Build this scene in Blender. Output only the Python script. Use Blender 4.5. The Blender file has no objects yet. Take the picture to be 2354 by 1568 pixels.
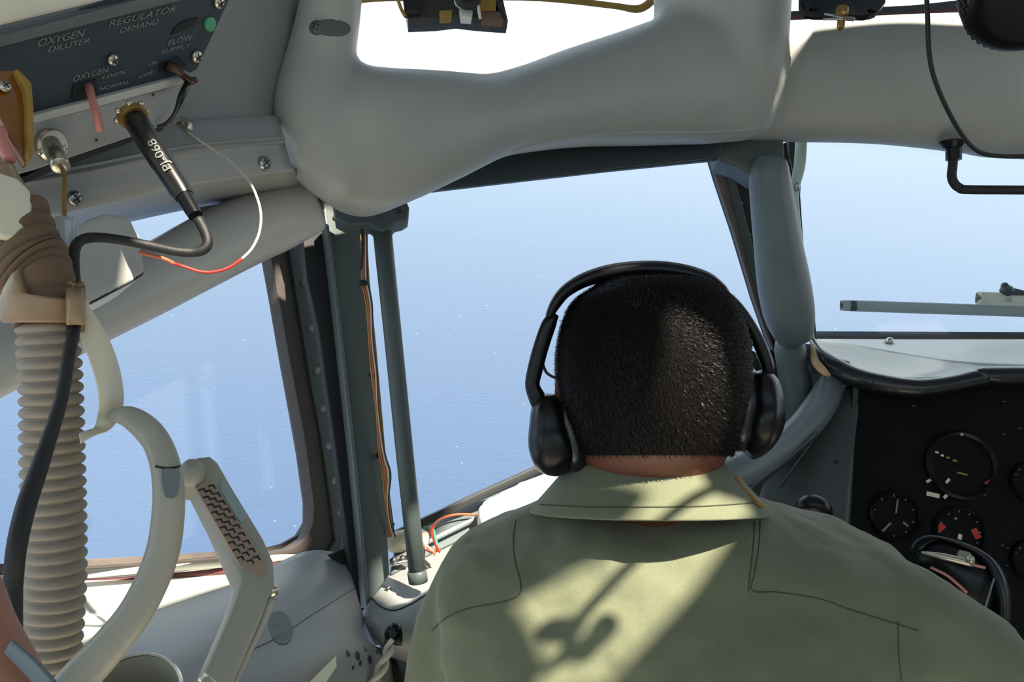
import bpy, bmesh, math, random
from mathutils import Vector, Matrix, Euler
from mathutils.bvhtree import BVHTree
random.seed(7)
S = bpy.context.scene
COL = S.collection
R = math.radians
# ---------------------------------------------------------------- camera
F = 1959.0                                   # focal length in pixels of the 2354 wide frame
CAM = Vector((0.0, 0.0, 1.40)); PITCH = R(16)
cd = bpy.data.cameras.new('camera'); cam = bpy.data.objects.new('camera', cd); COL.objects.link(cam)
cd.sensor_width = 36; cd.lens = F / 2354 * 36; cd.clip_start = 0.02; cd.clip_end = 60000
cam.location = CAM; cam.rotation_euler = (R(90) - PITCH, 0, 0); S.camera = cam
FW = Vector((0, math.cos(PITCH), -math.sin(PITCH))); UP = Vector((0, math.sin(PITCH), math.cos(PITCH))); RT = Vector((1, 0, 0))
# ---------------------------------------------------------------- light
S.view_settings.view_transform = 'Standard'; S.view_settings.look = 'None'
S.view_settings.gamma = 1; S.view_settings.use_curve_mapping = False
S.view_settings.exposure = 0.45
SUN = Vector((0.40, -0.28, 0.87)).normalized()          # towards the sun
sl = bpy.data.lights.new('sun', 'SUN'); sl.energy = 12; sl.angle = R(0.9); sl.color = (1.0, 0.89, 0.72)
so = bpy.data.objects.new('sun', sl); COL.objects.link(so)
so.rotation_euler = SUN.to_track_quat('Z', 'Y').to_euler(); so.location = (2, -1, 5)
W = bpy.data.worlds.new('sky'); S.world = W; W.use_nodes = True
nt = W.node_tree; nt.nodes.clear()
tc = nt.nodes.new('ShaderNodeTexCoord'); sx = nt.nodes.new('ShaderNodeSeparateXYZ')
cr = nt.nodes.new('ShaderNodeValToRGB'); bg = nt.nodes.new('ShaderNodeBackground'); wo = nt.nodes.new('ShaderNodeOutputWorld')
mr = nt.nodes.new('ShaderNodeMapRange'); mr.inputs[1].default_value = -1; mr.inputs[2].default_value = 1
nt.links.new(tc.outputs['Generated'], sx.inputs[0]); nt.links.new(sx.outputs[2], mr.inputs[0]); nt.links.new(mr.outputs[0], cr.inputs[0])
nt.links.new(cr.outputs[0], bg.inputs[0]); nt.links.new(bg.outputs[0], wo.inputs[0])
e = cr.color_ramp.elements
e[0].position = 0.0; e[0].color = (0.25, 0.32, 0.40, 1)
e[1].position = 1.0; e[1].color = (0.22, 0.32, 0.48, 1)
for p, c in ((0.485, (0.40, 0.50, 0.60, 1)), (0.50, (1.0, 1.0, 1.0, 1)), (0.57, (1.02, 1.14, 1.10, 1)), (0.70, (0.58, 0.70, 0.80, 1))):
    q = e.new(p); q.color = c
bg.inputs[1].default_value = 1.35
# ---------------------------------------------------------------- helpers
def P(px, py, d):
    """point at forward distance d (m) on the sight line of a photograph pixel"""
    return CAM + RT * ((px - 1177) / F * d) + UP * ((784 - py) / F * d) + FW * d
def lin(c):
    return tuple(((v / 255) / 12.92 if v / 255 <= 0.04045 else ((v / 255 + 0.055) / 1.055) ** 2.4) for v in c)
def mat(name, rgb, rough=0.5, metal=0.0, bump=0.0, bscale=200.0, var=0.0, vscale=8.0, coat=0.0, trans=0.0, spec=0.5, sheen=0.0, stretch=None):
    m = bpy.data.materials.new(name); m.use_nodes = True; t = m.node_tree; b = t.nodes['Principled BSDF']
    c = lin(rgb) + (1,)
    b.inputs['Base Color'].default_value = c; b.inputs['Roughness'].default_value = rough; b.inputs['Metallic'].default_value = metal
    b.inputs['Specular IOR Level'].default_value = spec
    if coat: b.inputs['Coat Weight'].default_value = coat; b.inputs['Coat Roughness'].default_value = 0.12
    if sheen: b.inputs['Sheen Weight'].default_value = sheen
    if trans: b.inputs['Transmission Weight'].default_value = trans
    tx = t.nodes.new('ShaderNodeTexCoord'); mp = t.nodes.new('ShaderNodeMapping'); t.links.new(tx.outputs['Object'], mp.inputs[0])
    if stretch: mp.inputs['Scale'].default_value = stretch
    if var:
        n = t.nodes.new('ShaderNodeTexNoise'); n.inputs['Scale'].default_value = vscale; n.inputs['Detail'].default_value = 5
        t.links.new(mp.outputs[0], n.inputs['Vector'])
        mx = t.nodes.new('ShaderNodeMix'); mx.data_type = 'RGBA'
        mx.inputs[6].default_value = tuple(v * (1 - var) for v in c[:3]) + (1,); mx.inputs[7].default_value = tuple(min(1, v * (1 + var)) for v in c[:3]) + (1,)
        t.links.new(n.outputs['Fac'], mx.inputs[0]); t.links.new(mx.outputs[2], b.inputs['Base Color'])
    if bump:
        n = t.nodes.new('ShaderNodeTexNoise'); n.inputs['Scale'].default_value = bscale; n.inputs['Detail'].default_value = 3
        t.links.new(mp.outputs[0], n.inputs['Vector'])
        bn = t.nodes.new('ShaderNodeBump'); bn.inputs['Strength'].default_value = bump; bn.inputs['Distance'].default_value = 0.002
        t.links.new(n.outputs['Fac'], bn.inputs['Height']); t.links.new(bn.outputs[0], b.inputs['Normal'])
    return m
def smooth(me):
    for p in me.polygons: p.use_smooth = True
def flat_by_angle(me, a=35):
    smooth(me)
    bm = bmesh.new(); bm.from_mesh(me)
    for ed in bm.edges:
        if len(ed.link_faces) == 2 and ed.calc_face_angle(0) > R(a): ed.smooth = False
    bm.to_mesh(me); bm.free()
def link(name, me, m, parent=None, loc=None):
    o = bpy.data.objects.new(name, me); COL.objects.link(o)
    if m is not None and (not me.materials): me.materials.append(m)
    if parent is not None:
        o.parent = parent; o.matrix_parent_inverse = parent.matrix_basis.inverted()
    return o
def tag(o, label, cat, group=None):
    o['label'] = label; o['category'] = cat
    if group: o['group'] = group
    return o
def thing(name, label, cat, loc, group=None):
    o = bpy.data.objects.new(name, None); COL.objects.link(o); o.location = loc; o.empty_display_size = 0.02
    return tag(o, label, cat, group)
def struct(o): o['kind'] = 'structure'; return o
def realize(me, mods):
    """run modifiers on a mesh and return the result as a mesh"""
    o = bpy.data.objects.new('tmp', me); COL.objects.link(o)
    for ty, kw in mods:
        md = o.modifiers.new(ty, ty)
        for k, v in kw.items(): setattr(md, k, v)
    dg = bpy.context.evaluated_depsgraph_get(); dg.update()
    r = bpy.data.meshes.new_from_object(o.evaluated_get(dg)); bpy.data.objects.remove(o)
    return r
def sm(pts, n, closed=False):
    """Catmull-Rom resample of a list of tuples, n steps per span"""
    out = []; k = len(pts); pts = [tuple(p) for p in pts]
    rng = range(k if closed else k - 1)
    for i in rng:
        if closed: a, b, c, d = pts[(i - 1) % k], pts[i], pts[(i + 1) % k], pts[(i + 2) % k]
        else: a, b, c, d = pts[max(i - 1, 0)], pts[i], pts[i + 1], pts[min(i + 2, k - 1)]
        for j in range(n):
            t = j / n
            out.append(tuple(0.5 * (2 * b[x] + (c[x] - a[x]) * t + (2 * a[x] - 5 * b[x] + 4 * c[x] - d[x]) * t * t + (3 * b[x] - a[x] - 3 * c[x] + d[x]) * t ** 3) for x in range(len(b))))
    if not closed: out.append(pts[-1])
    return out
def grid_mesh(rings, closed_v=True, caps=True, name='m'):
    n = len(rings[0]); vs = [v for r in rings for v in r]; fs = []
    for i in range(len(rings) - 1):
        for j in range(n if closed_v else n - 1):
            a = i * n + j; b = i * n + (j + 1) % n
            fs.append((a, b, b + n, a + n))
    if caps and closed_v:
        fs.append(tuple(range(n - 1, -1, -1))); fs.append(tuple(range((len(rings) - 1) * n, len(rings) * n)))
    me = bpy.data.meshes.new(name); me.from_pydata([tuple(v) for v in vs], [], fs); me.update()
    bm = bmesh.new(); bm.from_mesh(me); bmesh.ops.recalc_face_normals(bm, faces=bm.faces); bm.to_mesh(me); bm.free()
    smooth(me); return me
def pt(path, n=6, seg=20, ex=2.0, caps=True, round_ends=False, hz=False):
    """tube through (px, py, distance, half width in px, half depth in m); real elliptic sections"""
    path = [tuple(p) + ((p[3] * p[2] / F,) if len(p) == 4 else ()) for p in path]
    q = sm(path, n) if n > 1 else path
    C = [P(a[0], a[1], a[2]) for a in q]; rings = []
    T = []
    for i in range(len(q)):
        t = (C[min(i + 1, len(q) - 1)] - C[max(i - 1, 0)]); T.append(t.normalized())
    prof = []
    for i, a in enumerate(q): prof.append((C[i], T[i], abs(a[3]) * a[2] / F, abs(a[4])))
    if round_ends:
        c0, t0, w0, d0 = prof[0]; c1, t1, w1, d1 = prof[-1]; m0 = min(w0, d0); m1 = min(w1, d1)
        pre = [(c0 - t0 * m0 * math.sin(R(g)), t0, w0 * math.cos(R(g)), d0 * math.cos(R(g))) for g in (85, 65, 45, 22)]
        post = [(c1 + t1 * m1 * math.sin(R(g)), t1, w1 * math.cos(R(g)), d1 * math.cos(R(g))) for g in (22, 45, 65, 85)]
        prof = pre + prof + post
    for (c, t, w, d) in prof:
        v = (c - CAM).normalized(); a = t.cross(v)
        if a.length < 1e-4: a = RT.copy()
        a.normalize(); b = a.cross(t).normalized(); ring = []
        if hz: a = RT; b = Vector((0, 1, 0))
        for k in range(seg):
            g = 2 * math.pi * k / seg; cx, sy = math.cos(g), math.sin(g)
            ring.append(c + a * (w * math.copysign(abs(cx) ** (2 / ex), cx)) + b * (d * math.copysign(abs(sy) ** (2 / ex), sy)))
        rings.append(ring)
    return grid_mesh(rings, True, caps)
def tube(pts, r, seg=10, n=1, caps=True):
    """tube through world points (parallel transport); r constant or list"""
    pts = [Vector(p) for p in pts]; rr = r if isinstance(r, (list, tuple)) else [r] * len(pts)
    if n > 1:
        q = sm([tuple(p) + (x,) for p, x in zip(pts, rr)], n); pts = [Vector(a[:3]) for a in q]; rr = [a[3] for a in q]
    T = [(pts[min(i + 1, len(pts) - 1)] - pts[max(i - 1, 0)]).normalized() for i in range(len(pts))]
    u = T[0].orthogonal().normalized(); rings = []
    for i, p in enumerate(pts):
        u = (u - T[i] * u.dot(T[i])).normalized(); v = T[i].cross(u)
        rings.append([p + (u * math.cos(2 * math.pi * k / seg) + v * math.sin(2 * math.pi * k / seg)) * rr[i] for k in range(seg)])
    return grid_mesh(rings, True, caps)
def ptw(path, r, n=5, seg=8):          # thin round wire through (px,py,d), radius in m
    return tube([P(*a) for a in sm(path, n)], r, seg)
def join(meshes):
    bm = bmesh.new()
    for m in meshes: bm.from_mesh(m)
    me = bpy.data.meshes.new('j'); bm.to_mesh(me); bm.free(); return me
def blob(meshes, voxel, it=8, fac=0.5, extra=()):
    r = realize(join(meshes), [('REMESH', dict(mode='VOXEL', voxel_size=voxel)), ('SMOOTH', dict(factor=fac, iterations=it))] + list(extra))
    smooth(r); return r
def ball(c, r, seg=16, sc=(1, 1, 1), rot=None):
    bm = bmesh.new(); bmesh.ops.create_uvsphere(bm, u_segments=seg, v_segments=max(6, seg // 2), radius=r)
    M = Matrix.Translation(c) @ (rot.to_matrix().to_4x4() if rot else Matrix()) @ Matrix.Diagonal((*sc, 1))
    bm.transform(M); me = bpy.data.meshes.new('b'); bm.to_mesh(me); bm.free(); smooth(me); return me
class Plane:
    def __init__(s, a, b, c):
        s.o = P(*a); s.n = (P(*b) - s.o).cross(P(*c) - s.o).normalized()
        if s.n.dot(s.o - CAM) > 0: s.n.negate()             # towards the camera
        s.u = (P(*b) - s.o).normalized(); s.v = s.n.cross(s.u).normalized()
    def hit(s, px, py, off=0.0):
        d = P(px, py, 1.0) - CAM; o = s.o + s.n * off
        return CAM + d * ((o - CAM).dot(s.n) / d.dot(s.n))
    def uv(s, p): q = p - s.o; return q.dot(s.u), q.dot(s.v)
def slab3(pts, n, thick, holes=(), bevel=0.0, res=2):
    """planar plate from world points, front face on the points, thickness away from normal n; holes allowed"""
    o = Vector(pts[0]); u = (Vector(pts[1]) - o); u = (u - n * u.dot(n)).normalized(); v = n.cross(u).normalized()
    cu = bpy.data.curves.new('c', 'CURVE'); cu.dimensions = '2D'; cu.fill_mode = 'BOTH'
    cu.extrude = max(thick / 2 - bevel, 0.0001); cu.bevel_depth = bevel; cu.bevel_resolution = res
    if bevel: cu.offset = -bevel
    for loop in [pts] + list(holes):
        sp = cu.splines.new('POLY'); sp.points.add(len(loop) - 1); sp.use_cyclic_u = True
        for i, p in enumerate(loop):
            q = Vector(p) - o; sp.points[i].co = (q.dot(u), q.dot(v), 0, 1)
    ob = bpy.data.objects.new('tmp', cu); COL.objects.link(ob)
    dg = bpy.context.evaluated_depsgraph_get(); dg.update()
    me = bpy.data.meshes.new_from_object(ob.evaluated_get(dg)); bpy.data.objects.remove(ob)
    M = Matrix((u, v, n)).transposed().to_4x4(); M.translation = o - n * thick / 2
    me.transform(M); me.materials.clear()
    bm = bmesh.new(); bm.from_mesh(me); bmesh.ops.remove_doubles(bm, verts=bm.verts, dist=1e-5); bmesh.ops.recalc_face_normals(bm, faces=bm.faces); bm.to_mesh(me); bm.free()
    flat_by_angle(me, 40); return me
def slab(out, pl, thick, holes=(), bevel=0.0, off=0.0, smo=0):
    f = lambda l: [pl.hit(a[0], a[1], off) for a in (sm(l, smo, True) if smo else l)]
    return slab3(f(out), pl.n, thick, [f(h) for h in holes], bevel)
def patch(rows, thick=0.006, nu=6, nv=6, back=True):
    """smooth sheet through rows of (px,py,d), given real thickness away from the camera"""
    rr = [sm(r, nu) for r in rows]; cols = list(zip(*rr)); cc = [sm([tuple(p) for p in c], nv) for c in cols]
    rings = [[P(*cc[j][i]) for j in range(len(cc))] for i in range(len(cc[0]))]
    me = grid_mesh(rings, False, False)
    cen = rings[len(rings) // 2][len(rings[0]) // 2]; pn = None; best = 1e9
    for p in me.polygons:
        dd = (p.center - cen).length
        if dd < best: best = dd; pn = p.normal.copy()
    if pn.dot(cen - CAM) > 0: me.flip_normals()
    r = realize(me, [('SOLIDIFY', dict(thickness=thick, offset=-1.0))]); smooth(r); return r
def cyl(a, b, r, seg=20, r2=None, bev=0.0):
    a = Vector(a); b = Vector(b); r2 = r if r2 is None else r2; t = (b - a).normalized()
    if bev: me = tube([a, a + t * 0.0001, a + t * bev, b - t * bev, b - t * 0.0001, b], [0.0005, r - bev, r, r2, r2 - bev, 0.0005], seg)
    else: me = tube([a, a + t * 1e-4, b - t * 1e-4, b], [0.0001, r, r2, 0.0001], seg)
    flat_by_angle(me, 50); return me
def lathe(c, axis, prof, seg=32, caps=True):
    """prof = (radius, height along axis)"""
    axis = Vector(axis).normalized(); u = axis.orthogonal().normalized(); v = axis.cross(u)
    rings = [[Vector(c) + axis * h + (u * math.cos(2 * math.pi * k / seg) + v * math.sin(2 * math.pi * k / seg)) * max(r, 1e-5) for k in range(seg)] for r, h in prof]
    me = grid_mesh(rings, True, caps); flat_by_angle(me, 35); return me
def bvh(me):
    return BVHTree.FromPolygons([v.co.copy() for v in me.vertices], [tuple(p.vertices) for p in me.polygons])
def on(tree, px, py, off=0.0005):
    d = (P(px, py, 1) - CAM).normalized(); h = tree.ray_cast(CAM, d)
    if h[0] is None: return None
    n = h[1] if h[1].dot(d) < 0 else -h[1]
    return h[0] + n * off
def onn(tree, px, py):
    d = (P(px, py, 1) - CAM).normalized(); h = tree.ray_cast(CAM, d)
    if h[0] is None: return None, None
    return h[0], (h[1] if h[1].dot(d) < 0 else -h[1])
def seam(tree, path, r, n=6, off=0.0003, seg=6):
    pts = [on(tree, a[0], a[1], off) for a in sm(path, n)]; pts = [p for p in pts if p is not None]
    return tube(pts, r, seg)
def textm(s, p0, p1, pu, pl, thick=0.0003, off=0.0006):
    """letters from p0 to p1 (pixels, baseline) with pu the top of the first letter, laid on a plane"""
    cu = bpy.data.curves.new('t', 'FONT'); cu.body = s; cu.size = 1; cu.extrude = 0.0
    ob = bpy.data.objects.new('tmp', cu); COL.objects.link(ob); dg = bpy.context.evaluated_depsgraph_get(); dg.update()
    me = bpy.data.meshes.new_from_object(ob.evaluated_get(dg)); bpy.data.objects.remove(ob); me.materials.clear()
    xs = [v.co.x for v in me.vertices]; ys = [v.co.y for v in me.vertices]; x0, x1, y1 = min(xs), max(xs), max(ys)
    a, b, c = pl.hit(*p0, off), pl.hit(*p1, off), pl.hit(*pu, off)
    for v in me.vertices:
        v.co = a + (b - a) * ((v.co.x - x0) / (x1 - x0)) + (c - a) * (v.co.y / y1)
    me.update(); return realize(me, [('SOLIDIFY', dict(thickness=thick, offset=0.0))])
# ---------------------------------------------------------------- materials
M = dict(
    vinyl=mat('padded_grey_vinyl', (150, 152, 148), 0.42, bump=0.12, bscale=500, var=0.06, vscale=14),
    paint=mat('grey_paint', (140, 142, 141), 0.45, bump=0.10, bscale=260, var=0.08, vscale=10),
    paint_lt=mat('pale_grey_paint', (172, 173, 170), 0.42, bump=0.08, bscale=200, var=0.07, vscale=12),
    paint_dk=mat('blue_grey_paint', (92, 102, 104), 0.45, bump=0.1, bscale=200, var=0.1, vscale=12),
    slate=mat('slate_green_paint', (70, 80, 80), 0.5, bump=0.1, bscale=250, var=0.1),
    white=mat('white_paint', (205, 206, 196), 0.4, var=0.05),
    black=mat('black_rubber', (20, 21, 23), 0.6, bump=0.1, bscale=300),
    blackgl=mat('black_plastic', (10, 11, 14), 0.32, spec=0.3),
    dark=mat('dark_metal', (38, 42, 44), 0.5, bump=0.1, bscale=200, var=0.2),
    brown=mat('brown_grey_sealant', (98, 90, 86), 0.7, bump=0.5, bscale=160, var=0.25, vscale=60),
    maroon=mat('maroon_rubber', (88, 44, 44), 0.6, var=0.1),
    panel=mat('instrument_blue', (44, 54, 62), 0.5, var=0.12, vscale=20),
    letter=mat('worn_lettering', (120, 124, 118), 0.6),
    white_letter=mat('white_lettering', (210, 214, 214), 0.6),
    steel=mat('nickel', (190, 184, 168), 0.3, 1.0, bump=0.05),
    chrome=mat('screw_steel', (160, 160, 155), 0.28, 1.0),
    hose=mat('beige_hose_rubber', (142, 131, 116), 0.6, bump=0.2, bscale=120, var=0.12, vscale=40),
    hosebrown=mat('brown_cloth_cover', (104, 80, 60), 0.75, bump=0.5, bscale=120, var=0.25, vscale=30),
    tan=mat('tan_rubber', (146, 120, 90), 0.38, var=0.08, vscale=25),
    cream=mat('cream_plastic', (214, 208, 184), 0.5, var=0.08, vscale=20),
    amber=mat('amber_plastic', (128, 78, 22), 0.25, coat=0.5, var=0.25, vscale=25),
    pink=mat('pink_plastic', (190, 120, 112), 0.45, var=0.06),
    handle=mat('grey_handle_plastic', (148, 146, 134), 0.45, bump=0.15, bscale=220, var=0.09, vscale=18),
    framebrown=mat('frame_brown_black', (70, 64, 62), .6, bump=.3, bscale=150, var=.2, vscale=50),
    grip=mat('tan_grip', (150, 130, 112), 0.6, var=0.1, vscale=30),
    plug=mat('black_plug_plastic', (17, 17, 18), 0.3),
    clear=mat('clear_plastic', (190, 198, 200), 0.18, spec=0.6, trans=0.45),
    red=mat('red_wire', (176, 40, 26), 0.5), orange=mat('orange_wire', (190, 96, 62), 0.5), green=mat('green_wire', (70, 150, 110), 0.5),
    wire=mat('cream_wire', (205, 198, 180), 0.5), brass=mat('brass', (150, 120, 70), 0.4, 0.8),
    skin=mat('skin', (100, 56, 40), 0.5, bump=0.15, bscale=300, var=0.08, vscale=30),
    hair=mat('black_hair', (10, 7, 5), 0.40, spec=0.22), hairshell=mat('dark_scalp', (8, 6, 5), 0.8, bump=0.4, bscale=500, spec=0.1),
    strap=mat('gold_cord', (140, 100, 44), 0.5), pad=mat('orange_pink_rubber', (150, 100, 78), 0.55, var=0.12, vscale=20),
    gauge=mat('gauge_black', (5, 5, 6), 0.6, spec=0.15), leather=mat('black_leather', (22, 24, 28), 0.33, bump=0.35, bscale=220, var=0.1, coat=0.3),
    paper=mat('cream_tag', (224, 216, 180), 0.6), shadeglass=mat('dark_visor', (40, 52, 56), 0.4, var=0.08),
    ptrim=mat('pale_green_trim', (176, 196, 184), 0.45), trouser=mat('dark_trousers', (46, 50, 44), 0.8),
    clip=mat('clip_metal', (180, 176, 160), 0.3, 0.7), yoke=mat('yoke_black', (26, 26, 30), 0.32),
    gold=mat('yellow_brown_fabric', (150, 118, 50), 0.7, bump=0.4, bscale=90, var=0.3, vscale=50),
    ring=mat('gauge_rim', (16, 16, 18), 0.4, spec=.25),
)
def cloth_mat():
    m = bpy.data.materials.new('olive_shirt_cloth'); m.use_nodes = True; t = m.node_tree; b = t.nodes['Principled BSDF']
    b.inputs['Roughness'].default_value = 0.85; b.inputs['Sheen Weight'].default_value = 0.15
    tx = t.nodes.new('ShaderNodeTexCoord')
    n = t.nodes.new('ShaderNodeTexNoise'); n.inputs['Scale'].default_value = 900; t.links.new(tx.outputs['Object'], n.inputs['Vector'])
    n2 = t.nodes.new('ShaderNodeTexNoise'); n2.inputs['Scale'].default_value = 9; n2.inputs['Detail'].default_value = 4; t.links.new(tx.outputs['Object'], n2.inputs['Vector'])
    mx = t.nodes.new('ShaderNodeMix'); mx.data_type = 'RGBA'; mx.inputs[6].default_value = lin((86, 92, 71)) + (1,); mx.inputs[7].default_value = lin((113, 116, 91)) + (1,)
    t.links.new(n.outputs['Fac'], mx.inputs[0]); t.links.new(mx.outputs[2], b.inputs['Base Color'])
    w = t.nodes.new('ShaderNodeTexWave'); w.inputs['Scale'].default_value = 420; w.inputs['Distortion'].default_value = 1.5; t.links.new(tx.outputs['Object'], w.inputs['Vector'])
    b1 = t.nodes.new('ShaderNodeBump'); b1.inputs['Strength'].default_value = 0.25; b1.inputs['Distance'].default_value = 0.0006; t.links.new(w.outputs['Fac'], b1.inputs['Height'])
    b2 = t.nodes.new('ShaderNodeBump'); b2.inputs['Strength'].default_value = 0.8; b2.inputs['Distance'].default_value = 0.010
    t.links.new(n2.outputs['Fac'], b2.inputs['Height']); t.links.new(b1.outputs[0], b2.inputs['Normal']); t.links.new(b2.outputs[0], b.inputs['Normal'])
    return m
M['cloth'] = cloth_mat()
M['seam'] = mat('seam_thread', (62, 66, 48), 0.9)
def glass_mat():
    m = bpy.data.materials.new('window_glass'); m.use_nodes = True; t = m.node_tree; t.nodes.clear()
    o = t.nodes.new('ShaderNodeOutputMaterial'); mx = t.nodes.new('ShaderNodeMixShader'); tr = t.nodes.new('ShaderNodeBsdfTransparent'); g = t.nodes.new('ShaderNodeBsdfGlossy')
    tr.inputs[0].default_value = (0.97, 0.99, 1.0, 1); g.inputs['Roughness'].default_value = 0.03; mx.inputs[0].default_value = 0.02
    t.links.new(tr.outputs[0], mx.inputs[1]); t.links.new(g.outputs[0], mx.inputs[2]); t.links.new(mx.outputs[0], o.inputs[0]); return m
M['glass'] = glass_mat()
def sea_mat():
    m = bpy.data.materials.new('sea_water'); m.use_nodes = True; t = m.node_tree; b = t.nodes['Principled BSDF']
    b.inputs['Roughness'].default_value = 0.30; b.inputs['IOR'].default_value = 1.34; b.inputs['Base Color'].default_value = (0.050, 0.082, 0.152, 1)
    tx = t.nodes.new('ShaderNodeTexCoord'); mp = t.nodes.new('ShaderNodeMapping'); mp.inputs['Scale'].default_value = (0.5, 1.4, 1); mp.inputs['Rotation'].default_value = (0, 0, R(-12))
    n = t.nodes.new('ShaderNodeTexNoise'); n.inputs['Scale'].default_value = 0.045; n.inputs['Detail'].default_value = 7; n.inputs['Roughness'].default_value = 0.62
    t.links.new(tx.outputs['Object'], mp.inputs[0]); t.links.new(mp.outputs[0], n.inputs['Vector'])
    bp = t.nodes.new('ShaderNodeBump'); bp.inputs['Strength'].default_value = 0.55; bp.inputs['Distance'].default_value = 4.0
    t.links.new(n.outputs['Fac'], bp.inputs['Height']); t.links.new(bp.outputs[0], b.inputs['Normal'])
    # scattered small white flecks
    v = t.nodes.new('ShaderNodeTexVoronoi'); v.inputs['Scale'].default_value = 0.034; t.links.new(mp.outputs[0], v.inputs['Vector'])
    n3 = t.nodes.new('ShaderNodeTexNoise'); n3.inputs['Scale'].default_value = 0.015; t.links.new(tx.outputs['Object'], n3.inputs['Vector'])
    ad = t.nodes.new('ShaderNodeMath'); ad.operation = 'ADD'; t.links.new(v.outputs['Distance'], ad.inputs[0])
    mu = t.nodes.new('ShaderNodeMath'); mu.operation = 'MULTIPLY'; mu.inputs[1].default_value = 0.55; t.links.new(n3.outputs['Fac'], mu.inputs[0]); t.links.new(mu.outputs[0], ad.inputs[1])
    r = t.nodes.new('ShaderNodeMapRange'); r.inputs[1].default_value = 0.258; r.inputs[2].default_value = 0.24; t.links.new(ad.outputs[0], r.inputs[0])
    mx = t.nodes.new('ShaderNodeMix'); mx.data_type = 'RGBA'; mx.inputs[6].default_value = (0.050, 0.082, 0.152, 1); mx.inputs[7].default_value = (0.8, 0.85, 0.85, 1)
    t.links.new(r.outputs[0], mx.inputs[0]); t.links.new(mx.outputs[2], b.inputs['Base Color'])
    return m
# ---------------------------------------------------------------- sea far below
me = bpy.data.meshes.new('sea'); q = 30000
me.from_pydata([(-q, -q, 0), (q, -q, 0), (q, q, 0), (-q, q, 0)], [], [(0, 1, 2, 3)])
sea = link('sea', me, sea_mat()); sea.location = (0, 0, -900); sea.rotation_euler = (0, R(4.0), 0); struct(sea)
# ---------------------------------------------------------------- screws and bolts (copied)
def screw_proto():
    r = 1.0
    a = lathe((0, 0, 0), (0, 0, 1), [(0.0, 0), (1.0, 0), (1.0, 0.12), (0.85, 0.38), (0.5, 0.55), (0.0, 0.6)], 20)
    return a
SCREW = screw_proto()
HEX = lathe((0, 0, 0), (0, 0, 1), [(0, 0), (1.25, 0), (1.25, 0.15), (0.95, 0.2), (0.95, 0.75), (0.8, 0.95), (0, 1.0)], 6)
def slot_mesh():
    bm = bmesh.new()
    for a in (0, 90):
        g = bmesh.ops.create_cube(bm, size=1)['verts']
        bmesh.ops.transform(bm, matrix=Matrix.Rotation(R(a + 30), 4, 'Z') @ Matrix.Diagonal((1.1, 0.18, 0.25, 1)), verts=g)
    me = bpy.data.meshes.new('slot'); bm.to_mesh(me); bm.free(); me.transform(Matrix.Translation((0, 0, 0.5))); return me
SLOT = slot_mesh()
SM = {}
def screw(pos, n, r, parent, m='chrome', kind='screw', slot=True):
    base = HEX if kind == 'bolt' else SCREW
    key = (kind, m)
    if key not in SM:
        c = base.copy(); c.materials.append(M[m]); SM[key] = c
        s = SLOT.copy(); s.materials.append(M['black']); SM['slot'] = s
    T = Matrix.Translation(pos) @ Vector(n).to_track_quat('Z', 'Y').to_matrix().to_4x4() @ Matrix.Diagonal((r, r, r, 1))
    o = bpy.data.objects.new(kind, SM[key]); COL.objects.link(o)
    o.parent = parent; o.matrix_parent_inverse = parent.matrix_basis.inverted(); o.matrix_basis = T
    if slot and kind == 'screw':
        s = bpy.data.objects.new('slot', SM['slot']); COL.objects.link(s); s.parent = o
    return o
#@@PARTS
# ================================================================ CEILING with added openings, shaped to throw the sun patches
ZC = 2.05
SUNHOLES = []
def hole(poly):                         # poly of (px,py,d): the sun patch this added opening is cut to throw
    out = []
    for p in poly:
        w = P(*p); k = (ZC - w.z) / SUN.z; out.append(w + SUN * k)
    SUNHOLES.append(out)
# added roof opening, shaped to light shirt back, collar, hair
SUNHOLES.append([Vector((x, y, ZC)) for x, y in ((.485, .275), (.54, .295), (.552, .318), (.515, .34), (.495, .39), (.548, .38), (.60, .345), (.612, .322), (.65, .328), (.685, .362), (.635, .265), (.585, .20), (.53, .195), (.52, .235))])
# left window ledge and frame foot
hole([(150, 1250, .88), (740, 1210, 1.12), (702, 1290, 1.09), (560, 1336, .975), (360, 1407, .855), (180, 1500, .75), (120, 1530, .73)])
hole([(1690, 1070, 1.19), (1800, 985, 1.28), (1795, 1015, 1.28), (1740, 1066, 1.21)])
# ledge in the middle and the white box behind
hole([(850, 1330, 1.08), (1000, 1230, 1.16), (1095, 1080, 1.26), (1345, 1010, 1.36), (1345, 1280, 1.16), (1100, 1400, 1.02), (960, 1440, .97)])
# patches on the padding by the pillar
hole([(1740, 262, 1.262), (1772, 240, 1.262), (1778, 305, 1.268), (1712, 318, 1.268)])
hole([(1824, 258, 1.325), (1856, 232, 1.32), (1858, 300, 1.34), (1836, 305, 1.34)])
hole([(1796, 128, 1.295), (1800, 60, 1.31), (1815, 20, 1.34), (2380, 4, 1.36), (2380, 56, 1.33), (1960, 80, 1.30), (1880, 88, 1.295), (1812, 190, 1.29)])
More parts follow.
